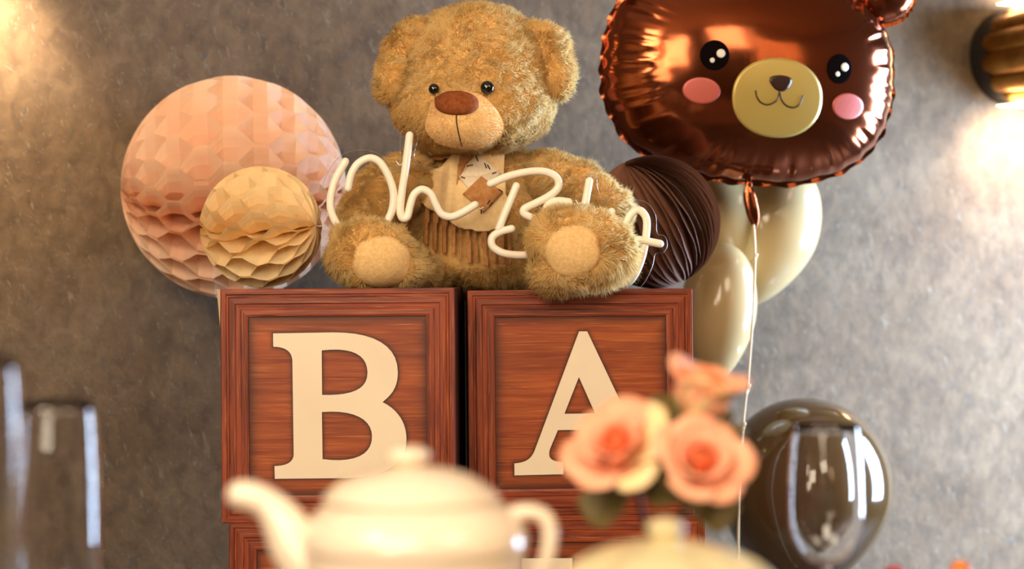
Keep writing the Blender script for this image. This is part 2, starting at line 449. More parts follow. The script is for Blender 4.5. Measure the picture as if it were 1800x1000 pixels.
# ---------------------------------------------------------------- letter boxes
def bez(segs, n=10):
    """segs: start point then points / ('q',c,p) / ('c',c1,c2,p)."""
    out = [Vector((*segs[0], 0))]
    for s in segs[1:]:
        if s[0] == 'q':
            a = out[-1]; c = Vector((*s[1], 0)); p = Vector((*s[2], 0))
            for i in range(1, n+1):
                t = i/n; out.append(a*(1-t)**2+c*2*t*(1-t)+p*t*t)
        elif s[0] == 'c':
            a = out[-1]; c1 = Vector((*s[1], 0)); c2 = Vector((*s[2], 0)); p = Vector((*s[3], 0))
            for i in range(1, n+1):
                t = i/n; out.append(a*(1-t)**3+c1*3*t*(1-t)**2+c2*3*t*t*(1-t)+p*t**3)
        else: out.append(Vector((*s, 0)))
    return [(p.x, p.y) for p in out]
def zB(x, y): return (370+x/1.9604, 490+y/1.9608)
def zA(x, y): return (810+x/1.9615, 490+y/1.9608)
def mp(f, segs):
    out = []
    for s in segs:
        if s[0] in ('q', 'c'): out.append((s[0],)+tuple(f(*q) for q in s[1:]))
        else: out.append(f(*s))
    return out
LET_B = [bez(mp(zB, [(223,187), (430,185), ('c',(570,185),(655,230),(654,325)), ('c',(653,375),(635,400),(600,427)),
                     ('c',(655,455),(682,500),(682,555)), ('c',(682,640),(610,688),(470,689)), (225,690), (224,646),
                     ('q',(290,645),(291,605)), (289,280), ('q',(286,234),(223,233))])),
         bez(mp(zB, [(391,247), ('c',(500,235),(549,265),(549,325)), ('c',(549,385),(490,404),(391,401))])),
         bez(mp(zB, [(390,460), ('c',(500,452),(563,485),(563,545)), ('c',(563,610),(500,638),(391,623))]))]
LET_A = [bez(mp(zA, [(413,181), (441,181), (627,582), ('c',(642,622),(665,631),(702,634)), (702,674), (480,674), (480,634),
                     ('c',(525,632),(540,620),(530,590)), (500,520), (337,520), (309,585), ('c',(298,620),(318,628),(355,630)),
                     (355,672), (186,674), (186,633), ('c',(225,630),(243,620),(256,590))])),
         bez(mp(zA, [(411,338), (466,464), (360,464)]))]
# 'Y' in the frame of the A box
LET_Y = [bez(mp(zA, [(170,185), (345,185), (345,222), ('q',(308,225),(322,258)), (415,420), (500,260), ('q',(515,226),(470,222)), (470,185),
                     (640,185), (640,222), ('q',(590,228),(570,260)), (462,450), (462,600), ('q',(465,634),(520,634)), (520,674), (310,674), (310,634),
                     ('q',(368,634),(370,600)), (370,455), (250,260), ('q',(225,224),(170,222))]))]
def seg_dist(Pn, poly):
    d = np.full(len(Pn), 1e9); a = np.array(poly); b = np.roll(a, -1, axis=0)
    for p, q in zip(a, b):
        v = q-p; L2 = (v@v) or 1e-12
        t = np.clip(((Pn-p)@v)/L2, 0, 1)
        d = np.minimum(d, np.hypot(*(Pn-(p+t[:, None]*v)).T))
    return d
def letter_mesh(polys, f, depth):
    cu = bpy.data.curves.new('l', 'CURVE'); cu.dimensions = '2D'; cu.fill_mode = 'BOTH'; cu.extrude = depth/2
    for poly in polys:
        sp = cu.splines.new('POLY'); sp.points.add(len(poly)-1); sp.use_cyclic_u = True
        for i, p in enumerate(poly):
            x, z = f(*p); sp.points[i].co = (x, z, 0, 1)
    o = bpy.data.objects.new('l', cu); C.objects.link(o)
    dg = bpy.context.evaluated_depsgraph_get(); dg.update()
    me = bpy.data.meshes.new_from_object(o.evaluated_get(dg)); bpy.data.objects.remove(o)
    return me
def letter_box(cx_px, top_px, Yf, letter, ref, label, roll, yaw=0.0, zbase=None):
    """ref = (px centre, px top, px size) of the box the letter was traced on."""
    W = BOX; h = W/2
    x0 = (cx_px-900)*Yf/F; zt = zbase if zbase is not None else CAMZ-(top_px-500)*Yf/F
    root = bpy.data.objects.new('letter_box', None); C.objects.link(root)
    root['label'] = label; root['category'] = 'box'; root['group'] = 'wood print letter boxes'
    root.location = (x0, Yf+h, zt-W); root.rotation_euler = (0, roll, math.radians(yaw)); root.empty_display_size = 0.02
    ORG[root] = Vector((0, 0, 0))      # children are written in local coordinates
    body = box('body', -h, h, -h+0.0025, h, 0, W, M_card, root, 0.0012)
    fw = W*0.118; t0 = 0.0
    # mitred rails with a stepped moulding profile: (across 0..1, proud)
    prof = [(0, 0.0), (0.0, 0.0022), (0.03, 0.0030), (0.18, 0.0031), (0.22, 0.0020), (0.27, 0.0020), (0.33, 0.0034), (0.52, 0.0036),
            (0.56, 0.0024), (0.72, 0.0022), (0.76, 0.0032), (0.93, 0.0034), (1.0, 0.0028), (1.0, 0.0)]
    yb = -h+0.0025
    for side in range(4):
        V = []; Fc = []; n = len(prof); uv = []
        for e in (0, 1):
            for (a, d) in prof:
                inset = a*fw
                u = (-h+inset) if e == 0 else (h-inset)      # along
                v = h-inset                                   # outwards from centre
                ang = side*PI/2
                x = u*math.cos(ang)-v*math.sin(ang)*1.0; z = u*math.sin(ang)+v*math.cos(ang)
                V.append((x, yb-d, z+h)); uv.append((u+side*0.7+cx_px*0.003, v+side*1.3+top_px*0.01+inset*0.0))
        for i in range(n-1):
            Fc.append((i, i+1, n+i+1, n+i))
        Fc.append(tuple(range(n))); Fc.append(tuple(range(2*n-1, n-1, -1)))
        me = mk('frame_rail', V, Fc)
        ul = me.uv_layers.new(name='grain')
        for li, l in enumerate(me.loops): ul.data[li].uv = uv[l.vertex_index]
        link('frame_rail', me, M_rail, root, smooth=False)
    # printed panel: fine grid so that the printed dark border can follow the letter
    a = h-fw; n = 110
    k = W/ref[2]
    f = lambda px, py: ((px-ref[0])*k, W-(py-ref[1])*k)
    xs = np.linspace(-a, a, n+1); zs = np.linspace(h-a, h+a, n+1)
    X, Z = np.meshgrid(xs, zs); pts = np.stack([X.ravel(), Z.ravel()], 1)
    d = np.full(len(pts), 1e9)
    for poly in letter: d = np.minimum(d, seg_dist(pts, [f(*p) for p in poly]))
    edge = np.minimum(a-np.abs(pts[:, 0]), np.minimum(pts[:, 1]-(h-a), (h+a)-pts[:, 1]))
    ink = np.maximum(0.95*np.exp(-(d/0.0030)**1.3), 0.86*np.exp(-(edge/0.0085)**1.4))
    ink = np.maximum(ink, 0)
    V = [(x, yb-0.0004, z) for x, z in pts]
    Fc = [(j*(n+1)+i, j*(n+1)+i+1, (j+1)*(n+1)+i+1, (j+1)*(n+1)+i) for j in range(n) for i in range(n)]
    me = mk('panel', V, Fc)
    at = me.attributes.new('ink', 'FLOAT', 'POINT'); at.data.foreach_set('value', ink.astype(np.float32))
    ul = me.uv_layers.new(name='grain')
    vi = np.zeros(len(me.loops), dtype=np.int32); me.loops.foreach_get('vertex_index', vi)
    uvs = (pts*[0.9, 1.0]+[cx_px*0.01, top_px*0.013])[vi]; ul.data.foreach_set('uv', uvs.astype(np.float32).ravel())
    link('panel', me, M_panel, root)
    me = letter_mesh(letter, f, 0.0016)
    me.transform(Matrix.Translation((0, yb-0.0012, 0)) @ Matrix.Rotation(PI/2, 4, 'X'))
    link('letter', me, M_letter, root, smooth=False)
    return root, zt
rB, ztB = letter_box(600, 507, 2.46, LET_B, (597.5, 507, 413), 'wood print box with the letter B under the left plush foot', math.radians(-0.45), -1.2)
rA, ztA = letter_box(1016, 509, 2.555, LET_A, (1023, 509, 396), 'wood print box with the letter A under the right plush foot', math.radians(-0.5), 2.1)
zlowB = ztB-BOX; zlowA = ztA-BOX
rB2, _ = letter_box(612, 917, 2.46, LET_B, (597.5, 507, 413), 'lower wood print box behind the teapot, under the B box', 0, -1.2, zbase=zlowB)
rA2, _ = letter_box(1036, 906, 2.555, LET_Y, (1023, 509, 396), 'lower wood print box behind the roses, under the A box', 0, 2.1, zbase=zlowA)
# open card flap at the B box's upper left edge
V = [(-0.1492, -0.1465, 0.297), (-0.1545, -0.1440, 0.2985), (-0.1500, -0.1460, 0.248), (-0.1492, -0.140, 0.297), (-0.1535, -0.138, 0.2985), (-0.1496, -0.140, 0.248)]
obj('card_flap', V, [(0,1,2), (3,5,4), (0,3,4,1), (1,4,5,2), (2,5,3,0)], M_cardedge, rB, smooth=False)

# ---------------------------------------------------------------- fur
def fur_mesh(me, density, length, width=0.0007, seed=1, down=0.35, clump=0.9, cull=-0.35, mask=None, lenvar=0.35, fwd=None):
    """append curled plush strands to a body mesh; returns a new mesh with slots 0 body, 1 fur."""
    r = np.random.default_rng(seed)
    me.calc_loop_triangles()
    nv = len(me.vertices); co = np.zeros(nv*3); me.vertices.foreach_get('co', co); co = co.reshape(-1, 3)
    no = np.zeros(nv*3); me.vertices.foreach_get('normal', no); no = no.reshape(-1, 3)
    nt = len(me.loop_triangles); ti = np.zeros(nt*3, dtype=np.int64); me.loop_triangles.foreach_get('vertices', ti); ti = ti.reshape(-1, 3)
    A, B, D = co[ti[:, 0]], co[ti[:, 1]], co[ti[:, 2]]
    ar = 0.5*np.linalg.norm(np.cross(B-A, D-A), axis=1)
    tn = np.cross(B-A, D-A); tn /= np.linalg.norm(tn, axis=1)[:, None]+1e-12
    view = np.array([0, 0, CAMZ])-(A+B+D)/3; view /= np.linalg.norm(view, axis=1)[:, None]
    ok = (tn*view).sum(1) > cull
    ar = ar*ok
    n = int(ar.sum()*density)
    idx = r.choice(nt, size=n, p=ar/ar.sum())
    u = r.random(n); v = r.random(n); fl = u+v > 1; u[fl] = 1-u[fl]; v[fl] = 1-v[fl]; w_ = 1-u-v
    p = A[idx]*w_[:, None]+B[idx]*u[:, None]+D[idx]*v[:, None]
    N = no[ti[idx, 0]]*w_[:, None]+no[ti[idx, 1]]*u[:, None]+no[ti[idx, 2]]*v[:, None]
    N /= np.linalg.norm(N, axis=1)[:, None]+1e-12
    if mask is not None:
        keep = ~mask(p); p = p[keep]; N = N[keep]; n = len(p)
    f1 = 75.0
    cv = np.stack([snoise(p, f1, seed*10+k) for k in range(3)], 1)
    cv2 = np.stack([snoise(p, f1*3.2, seed*10+5+k) for k in range(3)], 1)
    dn = np.array([0, 0, -1.0])
    dirv = N*0.75+dn*down+cv*0.42*clump+cv2*0.32+r.normal(size=(n, 3))*0.22
    if fwd is not None: dirv = dirv+np.array(fwd)
    dt = (dirv*N).sum(1); dirv += N*np.clip(0.3-dt, 0, 1)[:, None]
    dirv /= np.linalg.norm(dirv, axis=1)[:, None]
    L = length*(1+lenvar*r.normal(size=n)*0.6+0.3*snoise(p, 60, seed+77)); L = np.clip(L, length*0.4, length*1.7)
    bend = (cv2*0.5+cv*0.4+dn*down*0.9+r.normal(size=(n, 3))*0.25)
    mid = p+dirv*(L*0.55)[:, None]
    tip = mid+(dirv*0.75+bend*0.75)*(L*0.5)[:, None]
    camd = np.array([0, 0, CAMZ])-p
    side = np.cross(dirv, camd); side += r.normal(size=(n, 3))*0.35*np.linalg.norm(side, axis=1)[:, None]
    side /= np.linalg.norm(side, axis=1)[:, None]+1e-12
    w2 = width*0.5
    base = p-N*0.001
    pts = np.stack([base-side*w2, base+side*w2, mid-side*w2*0.9, mid+side*w2*0.9, tip], 1).reshape(-1, 3)
    b0 = nv+np.arange(n)*5
    tris = np.stack([np.stack([b0, b0+1, b0+3], 1), np.stack([b0, b0+3, b0+2], 1), np.stack([b0+2, b0+3, b0+4], 1)], 1).reshape(-1, 3)
    out = bpy.data.meshes.new('plush')
    allv = np.concatenate([co, pts]); allt = np.concatenate([ti, tris]).astype(np.int32)
    out.vertices.add(len(allv)); out.vertices.foreach_set('co', allv.astype(np.float32).ravel())
    out.loops.add(len(allt)*3); out.loops.foreach_set('vertex_index', allt.ravel())
    out.polygons.add(len(allt)); out.polygons.foreach_set('loop_start', (np.arange(len(allt))*3).astype(np.int32))
    out.polygons.foreach_set('material_index', np.concatenate([np.zeros(nt), np.ones(len(tris))]).astype(np.int32))
    out.polygons.foreach_set('use_smooth', np.ones(len(allt), dtype=bool))
    out.update()
    tint = np.clip(0.55+0.12*snoise(p, 40, seed+31)+0.13*cv2[:, 0]+0.16*r.normal(size=n), 0, 1)
    tt = np.stack([tint*0.85, tint*0.85, tint*1.0, tint*0.95, tint*1.2], 1).ravel()
    a1 = out.attributes.new('tint', 'FLOAT', 'POINT')
    a1.data.foreach_set('value', np.concatenate([np.full(nv, 0.3), np.clip(tt, 0, 1)]).astype(np.float32))
    fn = N*0.8+dirv*0.35+cv2*0.12; fn /= np.linalg.norm(fn, axis=1)[:, None]
    a2 = out.attributes.new('fn', 'FLOAT_VECTOR', 'POINT')
    a2.data.foreach_set('vector', np.concatenate([no, np.repeat(fn, 5, 0)]).astype(np.float32).ravel())
    return out
def px_of(p):
    return 900+p[:, 0]/p[:, 1]*F, 500-(p[:, 2]-CAMZ)/p[:, 1]*F
def inpoly(px, py, poly):
    ins = np.zeros(len(px), bool); n = len(poly)
    for i in range(n):
        x1, y1 = poly[i]; x2, y2 = poly[(i+1) % n]
        c = ((y1 > py) != (y2 > py)) & (px < (x2-x1)*(py-y1)/((y2-y1) or 1e-9)+x1)
        ins ^= c
    return ins

# ---------------------------------------------------------------- teddy bear
def E(px, py, Y, rx, ry, rz, rot=(0, 0, 0)):      # rx, rz in pixels at Y; ry in metres
    k = K(Y); return sphere_vf(P(px, py, Y), (rx*k, ry, rz*k), Euler(rot), 28, 18)
DENS = 0.85e6
teddy = thing('teddy_bear', 'golden plush teddy bear sitting on the two letter boxes holding the sign', 'teddy bear', (P(850, 508, 2.70).x, 2.70, TOPZ))
BIB = [(728,338), (742,308), (775,297), (795,276), (835,262), (886,262), (890,320), (896,375), (882,410), (850,414), (815,410), (792,400), (782,390), (750,372), (730,354)]
FRINGE = [(742,372), (790,395), (884,408), (888,468), (800,470), (765,452), (745,410)]
torso = blob_mesh([E(850,400,2.735,132,0.105,118), E(850,320,2.735,112,0.085,70), E(850,280,2.72,70,0.06,40), E(850,450,2.735,138,0.10,62)], 0.004, 10)
bv_torso = bvh_of(torso)
def mask_torso(p):
    x, y = px_of(p); return (inpoly(x, y, BIB) | inpoly(x, y, FRINGE)) & (p[:, 1] < 2.73)
m = fur_mesh(torso, DENS*0.8, 0.0085, seed=3, mask=mask_torso)
link('torso', m, [M_skin, M_fur], teddy)
head = blob_mesh([E(836,140,2.67,135,0.103,128), E(832,190,2.665,143,0.10,80), E(815,206,2.63,95,0.075,58), E(838,70,2.67,100,0.085,60)], 0.004, 10)
bv_head = bvh_of(head)
muz = blob_mesh([E(817,222,2.572,69,0.046,40), E(812,198,2.572,58,0.046,37), E(816,212,2.58,66,0.05,46)], 0.003, 8)
bv_muz = bvh_of(muz)
def mask_head(p):
    x, y = px_of(p); return (((x-817)/63)**2+((y-211)/46)**2 < 1) & (p[:, 1] < 2.66)
m = fur_mesh(head, DENS, 0.0066, seed=5, mask=mask_head, down=0.2, clump=0.7, fwd=(0, -0.05, 0.0))
head_o = link('head', m, [M_skin, M_fur], teddy)
m = fur_mesh(muz, DENS*0.9, 0.0016, 0.0005, seed=6, down=0.1)
muz_o = link('muzzle', m, [M_velour, M_velour], teddy, 'pale short-pile muzzle')
# seam line and nose on the muzzle
pts = [hit(bv_muz, *q)[0] for q in catmull([(802,198,0), (803,218,0), (807,238,0), (812,258,0)], 5) for q in [(q.x, q.y)]]
tube('mouth_seam', [p+Vector((0, -0.0012, 0)) for p in pts if p is not None], 0.0008, M_thread, muz_o, 6)
V = []; Fc = []
def decal(name, outline, bvh, off, m, parent, rings=8, label=None, dome=0.0, front=False):
    """a star-shaped print or pad laid on a real surface; outline is a list of photo pixels."""
    cx = sum(p[0] for p in outline)/len(outline); cy = sum(p[1] for p in outline)/len(outline)
    n = len(outline); V = []; Fc = []
    def hit_(x, y):
        q, qn = hit(bvh, x, y)
        return (q, (CAMP-q).normalized()) if (front and q is not None) else (q, qn)
    h, nn = hit_(cx, cy)
    if h is None: return None
    V.append(h+nn*(off+dome))
    for r_ in range(1, rings+1):
        s = r_/rings
        for (x, y) in outline:
            q, qn = hit_(cx+(x-cx)*s, cy+(y-cy)*s)
            if q is None: q, qn = V[-1], nn
            V.append(q+qn*(off+dome*math.sqrt(max(0, 1-s*s))))
    edge = []
    for (x, y) in outline:     # skirt down into the surface gives thickness
        q, qn = hit_(x, y)
        edge.append((q+qn*(off-0.002 if front else -0.001)) if q is not None else V[-1])
    for k in range(n): Fc.append((0, 1+(k+1) % n, 1+k))
    for r_ in range(rings-1):
        for k in range(n):
            k2 = (k+1) % n; a = 1+r_*n; b = a+n
            Fc.append((a+k, a+k2, b+k2, b+k))
    a = 1+(rings-1)*n; b = len(V); V += edge
    for k in range(n):
        k2 = (k+1) % n; Fc.append((a+k, a+k2, b+k2, b+k))
    return obj(name, V, Fc, m, parent, label)
def oval(cx, cy, rx, ry, rot=0.0, n=36, e=2.0):
    out = []
    for k in range(n):
        a = 2*PI*k/n; c, s = math.cos(a), math.sin(a)
        x = rx*math.copysign(abs(c)**(2/e), c); y = ry*math.copysign(abs(s)**(2/e), s)
        out.append((cx+x*math.cos(rot)-y*math.sin(rot), cy+x*math.sin(rot)+y*math.cos(rot)))
    return out
decal('nose', oval(803, 182, 38, 20, 0.02, 36, 2.3), bv_muz, 0.001, M_nose, muz_o, label='brown velour nose', dome=0.006)
for (ex, ey, er) in ((767, 161, 9.5), (855, 157, 12)):
    h, nn = hit(bv_head, ex, ey)
    ell('eye', h+nn*0.0075+Vector((0, -0.002, 0)), (er*K(2.58), er*K(2.58)*0.8, er*K(2.58)), M_eye, teddy)
# ears
def make_ear(parts, seed, n):
    m = fur_mesh(blob_mesh(parts, 0.004, 6), DENS, 0.0095, seed=seed, down=0.3)
    return link('ear', m, [M_skin, M_fur], teddy)
make_ear([E(712,92,2.645,35,0.026,52,(0, 0.42, 0)), E(692,135,2.635,29,0.024,47,(0, 0.22, 0)), E(733,62,2.65,28,0.024,30)], 11, 0)
make_ear([E(958,86,2.645,40,0.026,46,(0, -0.5, 0)), E(978,128,2.635,30,0.024,45,(0, -0.2, 0)), E(940,62,2.65,30,0.024,24)], 12, 1)
# arms
def chain(pts):
    out = []
    for (x, y, Y, r) in pts: out.append(E(x, y, Y, r, r*K(Y), r))
    for a, b in zip(pts, pts[1:]):
        for t in (0.33, 0.66):
            q = [a[i]*(1-t)+b[i]*t for i in range(4)]; out.append(E(q[0], q[1], q[2], q[3], q[3]*K(q[2]), q[3]))
    return out
m = fur_mesh(blob_mesh(chain([(722,312,2.69,46), (672,342,2.645,50), (640,385,2.63,46), (640,420,2.63,40)]), 0.004, 6), DENS*0.9, 0.0085, seed=21, down=0.4)
link('arm', m, [M_skin, M_fur], teddy)
m = fur_mesh(blob_mesh(chain([(965,312,2.69,48), (1018,336,2.66,50), (1062,375,2.655,50), (1060,420,2.655,42)]), 0.004, 6), DENS*0.9, 0.0085, seed=22, down=0.4)
link('arm', m, [M_skin, M_fur], teddy)
# legs with soles towards the viewer
def leg(parts, pad, prx, pry, seed, rot=0.0):
    b = blob_mesh(parts, 0.004, 6); bv = bvh_of(b)
    def msk(p):
        x, y = px_of(p); return (((x-pad[0])/(prx-3))**2+((y-pad[1])/(pry-3))**2 < 1) & (p[:, 1] < 2.54)
    m = fur_mesh(b, DENS, 0.0095, seed=seed, down=0.25, mask=msk)
    lo = link('leg', m, [M_skin, M_fur], teddy)
    pd = decal('foot_pad', oval(pad[0], pad[1], prx, pry, rot, 40, 2.2), bv, 0.003, M_velour, lo, 8, 'pale round foot pad', dome=0.006)
    return lo
leg([E(652,446,2.505,76,0.038,58), E(700,470,2.53,60,0.045,36), E(738,480,2.60,34,0.05,25), E(760,482,2.67,34,0.05,24)], (671, 460), 50, 44, 31, 0.1)
leg([E(1022,434,2.515,93,0.038,68,(0, 0.25, 0)), E(1005,470,2.52,74,0.034,42,(0, -0.15, 0)), E(990,465,2.60,50,0.06,38), E(955,475,2.66,42,0.05,28)], (1007, 441), 48, 44, 32, -0.2)

# costume: suede bib, patch and fringe, laid over the chest with their own thickness
def cloth(name, outline, off, m, parent, wr=0.0, seed=1, th=0.0016, label=None, fold=0.0):
    xs = [p[0] for p in outline]; ys = [p[1] for p in outline]
    st = 3.0; gx = np.arange(min(xs), max(xs)+st, st); gy = np.arange(min(ys), max(ys)+st, st)
    ids = {}; V = []; Fc = []
    X, Y_ = np.meshgrid(gx, gy); ins = inpoly(X.ravel(), Y_.ravel(), outline).reshape(X.shape)
    r = np.random.default_rng(seed); ph = r.uniform(0, 6, 4)
    def vert(i, j):
        if (i, j) in ids: return ids[(i, j)]
        x, y = gx[i], gy[j]; q, qn = hit(bv_torso, x, y)
        if q is None: return None
        wv = wr*(math.sin(x*0.11+y*0.03+ph[0])+0.7*math.sin(x*0.05-y*0.09+ph[1])+0.4*math.sin(x*0.2+y*0.12+ph[2]))
        fo = fold*math.exp(-((x-792-(y-330)*-0.08)/9)**2)
        V.append(q+Vector((0, -1, 0.15))*(off+wv+fo)); ids[(i, j)] = len(V)-1
        return ids[(i, j)]
    for j in range(len(gy)-1):
        for i in range(len(gx)-1):
            if ins[j, i] and ins[j+1, i] and ins[j, i+1] and ins[j+1, i+1]:
                q = [vert(i, j), vert(i+1, j), vert(i+1, j+1), vert(i, j+1)]
                if None not in q: Fc.append(tuple(q))
    me = mk(name, V, Fc)
    bm = bmesh.new(); bm.from_mesh(me)
    for _ in range(3): bmesh.ops.smooth_vert(bm, verts=bm.verts, factor=0.5, use_axis_x=True, use_axis_y=True, use_axis_z=True)
    bmesh.ops.solidify(bm, geom=bm.faces[:], thickness=th)
    bmesh.ops.recalc_face_normals(bm, faces=bm.faces)
    bm.to_mesh(me); bm.free()
    return link(name, me, m, parent, label)
bib = cloth('bib', BIB, 0.0185, M_suede, teddy, 0.0013, 4, 0.002, 'beige suede bib with a patch', fold=0.009)
cloth('neck_tie', [(812,262), (845,262), (838,280), (820,300), (808,330), (798,350), (800,310)], 0.0215, M_suede3, bib, 0.0006, 9, 0.0015, 'tan fold of the neck tie')
cloth('collar_inner_band', [(742,276), (800,268), (830,264), (800,286), (765,290)], 0.0190, M_suede2, bib, 0.0004, 12, 0.0015, 'brown inside of the collar')  # brown suede strip along the inside of the collar
def dens(poly, n=7):
    out = []
    for a, b in zip(poly, poly[1:]+poly[:1]):
        out += [(a[0]+(b[0]-a[0])*t/n, a[1]+(b[1]-a[1])*t/n) for t in range(n)]
    return out
decal('white_patch', dens([(838,270), (880,303), (868,330), (847,352), (822,332), (807,311), (824,292)]), bv_torso, 0.0250, M_white_felt, bib, 6, 'white felt diamond patch', front=True)
decal('brown_patch', dens([(846,309), (884,338), (850,373), (813,341)]), bv_torso, 0.0268, M_suede2, bib, 6, 'brown suede diamond patch', front=True)
for (a, b_) in (((836,273), (840,283)), ((821,292), (831,290)), ((852,287), (855,295)), ((857,290), (861,297)), ((866,305), (872,303)), ((811,311), (817,313)),
                ((857,358), (861,352)), ((861,361), (865,356)), ((877,333), (883,337)), ((846,370), (846,375))):
    q = [(lambda h: h+(CAMP-h).normalized()*(0.0254 if b_[1] < 320 else 0.0272))(hit(bv_torso, *p)[0]) for p in (a, b_)]
    tube('stitch', q, 0.0009, M_thread, bib, 6)
strip = []
fr = random.Random(5); x0 = 746.0
for i in range(11):
    w_ = fr.uniform(10.5, 15.5); yt = 368+i*7 if i < 5 else 401; yb = (434+i*8 if i < 5 else 472)+fr.uniform(-5, 4)
    sl = (5-i)*1.6 if i < 5 else fr.uniform(-1.5, 1.5)
    cloth('fringe_strip', [(x0, yt), (x0+w_, yt), (x0+w_+3-sl, yb), (x0+3-sl+1.5, yb-fr.uniform(0, 4))], 0.0095+fr.uniform(0, 0.0045)+0.0022*(i % 2), M_suede2, bib, 0.0002, 20+i, 0.0020)
    x0 += w_+0.6


# ---------------------------------------------------------------- neon style sign
def SY(px): return 2.535+(px-590)*0.00008
def sp(px, py, dy=0.0): 
    return P(px, py, SY(px)+dy)
sign = thing('neon_sign', 'clear acrylic sign with cream tube lettering Oh Baby across the bear', 'sign', sp(1120, 507))
NR = 7.0*K(2.55)
strokes = [
 [(607,284), (589,317), (581,350), (583,374), (595,397), (618,412), (650,412), (673,400), (686,378), (691,359), (691,335), (682,308), (667,285), (649,278), (629,288), (617,308), (612,331)],
 [(720,238), (713.5,290), (707,335), (703.6,368), (707,383), (716,381), (721,362), (728,342), (742,333), (757,341), (766,359), (776,376), (793,381), (814,373), (835,360)],
 [(862,323), (893,310), (929,302), (958,302), (978,312), (981.5,328), (969,342), (944,356), (922,367), (922,376), (940,385), (962,395), (974,412), (968,432), (948,445), (929,448), (904,448), (882,444), (866,433), (865,418), (878,408), (899,402)],
 [(907.5,327), (897,353), (886,379), (877,402)],
 [(1000,355), (983,353), (969,356), (960,367), (962,384), (978,392), (992,384), (1003,370), (1004,384), (1014,394)],
 [(1035.7,318), (1029,356), (1024,390), (1032,402), (1048,396), (1050,378), (1036,372)],
 [(1075,372), (1074,394), (1084,404), (1098,396), (1108,378), (1120,369), (1131,375), (1137,392), (1133,432), (1124,465), (1110,491), (1095,500), (1080,499)],
 [(1122,421), (1142,425), (1160,428.6)]]
# acrylic plate: outline around the lettering
plate_out = [(571,368), (567,330), (583,292), (606,270), (640,264), (668,272), (690,290), (703,285), (704,240), (712,226), (727,226), (734,242), (729,282), (760,298), (800,308), (840,310),
             (858,306), (900,292), (940,286), (972,290), (994,306), (1004,322), (1022,312), (1036,306), (1048,312), (1050,330), (1060,350), (1090,356), (1112,352), (1136,356), (1152,378), (1155,410), (1168,415), (1173,430), (1166,444), (1152,446), (1146,470), (1130,500), (1112,508),
             (1076,508), (1062,494), (1040,452), (1000,456), (960,470), (915,471), (880,462), (852,438), (820,413), (770,408), (700,401), (660,426), (612,426), (583,404)]
oc = catmull([(x, y, 0) for x, y in plate_out], 4, True)
cu = bpy.data.curves.new('l', 'CURVE'); cu.dimensions = '2D'; cu.fill_mode = 'BOTH'; cu.extrude = 0.002; cu.bevel_depth = 0.0004
s_ = cu.splines.new('POLY'); s_.points.add(len(oc)-1); s_.use_cyclic_u = True
for i, q in enumerate(oc): s_.points[i].co = (q.x*0.001, -q.y*0.001, 0, 1)
o = bpy.data.objects.new('l', cu); C.objects.link(o); dg = bpy.context.evaluated_depsgraph_get(); dg.update()
me = bpy.data.meshes.new_from_object(o.evaluated_get(dg)); bpy.data.objects.remove(o)
for v in me.vertices:
    q = sp(v.co.x*1000, -v.co.y*1000, 0.012)
    v.co = q+Vector((0, v.co.z, 0))
for p_ in me.polygons: p_.material_index = 1 if abs(p_.normal.y) < 0.8 else 0
link('acrylic_plate', me, [M_acryl, M_acryl_edge], sign, 'clear plate with polished edge', smooth=False)
for sidx, s_ in enumerate(strokes):
    pts = catmull([sp(x, y) for x, y in s_], 6)
    if sidx == 7: pts = [p+Vector((0, -0.003, 0)) for p in pts]
    tube('letter_tube', pts, NR, M_neon, sign, 14)
for (x, y) in ((838,361), (880,405), (697,284), (1012,352)):
    tube('lead_wire', catmull([sp(x, y, 0.004), sp(x+5, y+6, 0.003), sp(x+12, y+3, 0.008)], 4), 0.0007, M_neon, sign, 6)

# ---------------------------------------------------------------- honeycomb paper balls
def honeycomb(name, c, R, axis, N, waves, m, parent, amp=1.0, lean=lambda f: 0.0, up=(0, 0, 1), jit=0.05, seed=1):
    r = np.random.default_rng(seed)
    a = Vector(axis).normalized(); e1 = (Vector(up)-a*a.dot(Vector(up))).normalized(); e2 = a.cross(e1)
    nt = waves*8; rad = [1.0, 0.95, 0.88, 0.75, 0.5, 0.15]
    V = []; Fc = []
    for i in range(N):
        base = len(V); f0 = 2*PI*i/N; ji = r.normal()*jit
        for j in range(nt+1):
            th = PI*j/nt
            s = math.cos(2*waves*th+PI*i); s = max(-1, min(1, s*1.35))
            for q in rad:
                ph = 2*PI*(i+ji+0.46*amp*s*(0.35+0.65*q))/N+lean(f0)*(1-q)
                rr = R*q*(1+0.006*math.sin(i*2.1+j))
                # the sheet keeps its outer arc; inner rows shrink towards the axis
                ax = R*math.cos(th)*(1 if q == 1 else (1-(1-q)*0.12))
                rho = R*math.sin(th)*q
                V.append(Vector(c)+a*ax+(e1*math.cos(ph)+e2*math.sin(ph))*rho)
        L = len(rad)
        for j in range(nt):
            for q in range(L-1):
                b = base+j*L+q
                Fc.append((b, b+1, b+1+L, b+L))
    o = obj(name, V, Fc, m, parent, smooth=False)
    return o
Yp = 2.875; cp = P(412, 330, Yp)
pinkb = honeycomb('paper_ball', cp, 196*K(Yp), (1, 0.12, 0.03), 38, 6, M_pink, None, 0.9, seed=2, lean=lambda f: 1.0*max(0, math.sin(min(PI, f*1.25)))*(f < PI/1.25))
tag(pinkb, 'large pink honeycomb paper ball behind the left box and against the wall', 'paper ball')
Yc = 2.585; cc = P(459, 410, Yc)
rc = 107*K(Yc); cc.z = TOPZ+rc+0.001
creamb = honeycomb('paper_ball', cc, rc, (1, -0.38, 0.02), 26, 4, M_cream, None, 0.9, seed=3, lean=lambda f: 0.7*max(0, math.sin(min(PI, f*1.35)))*(f < PI/1.35))
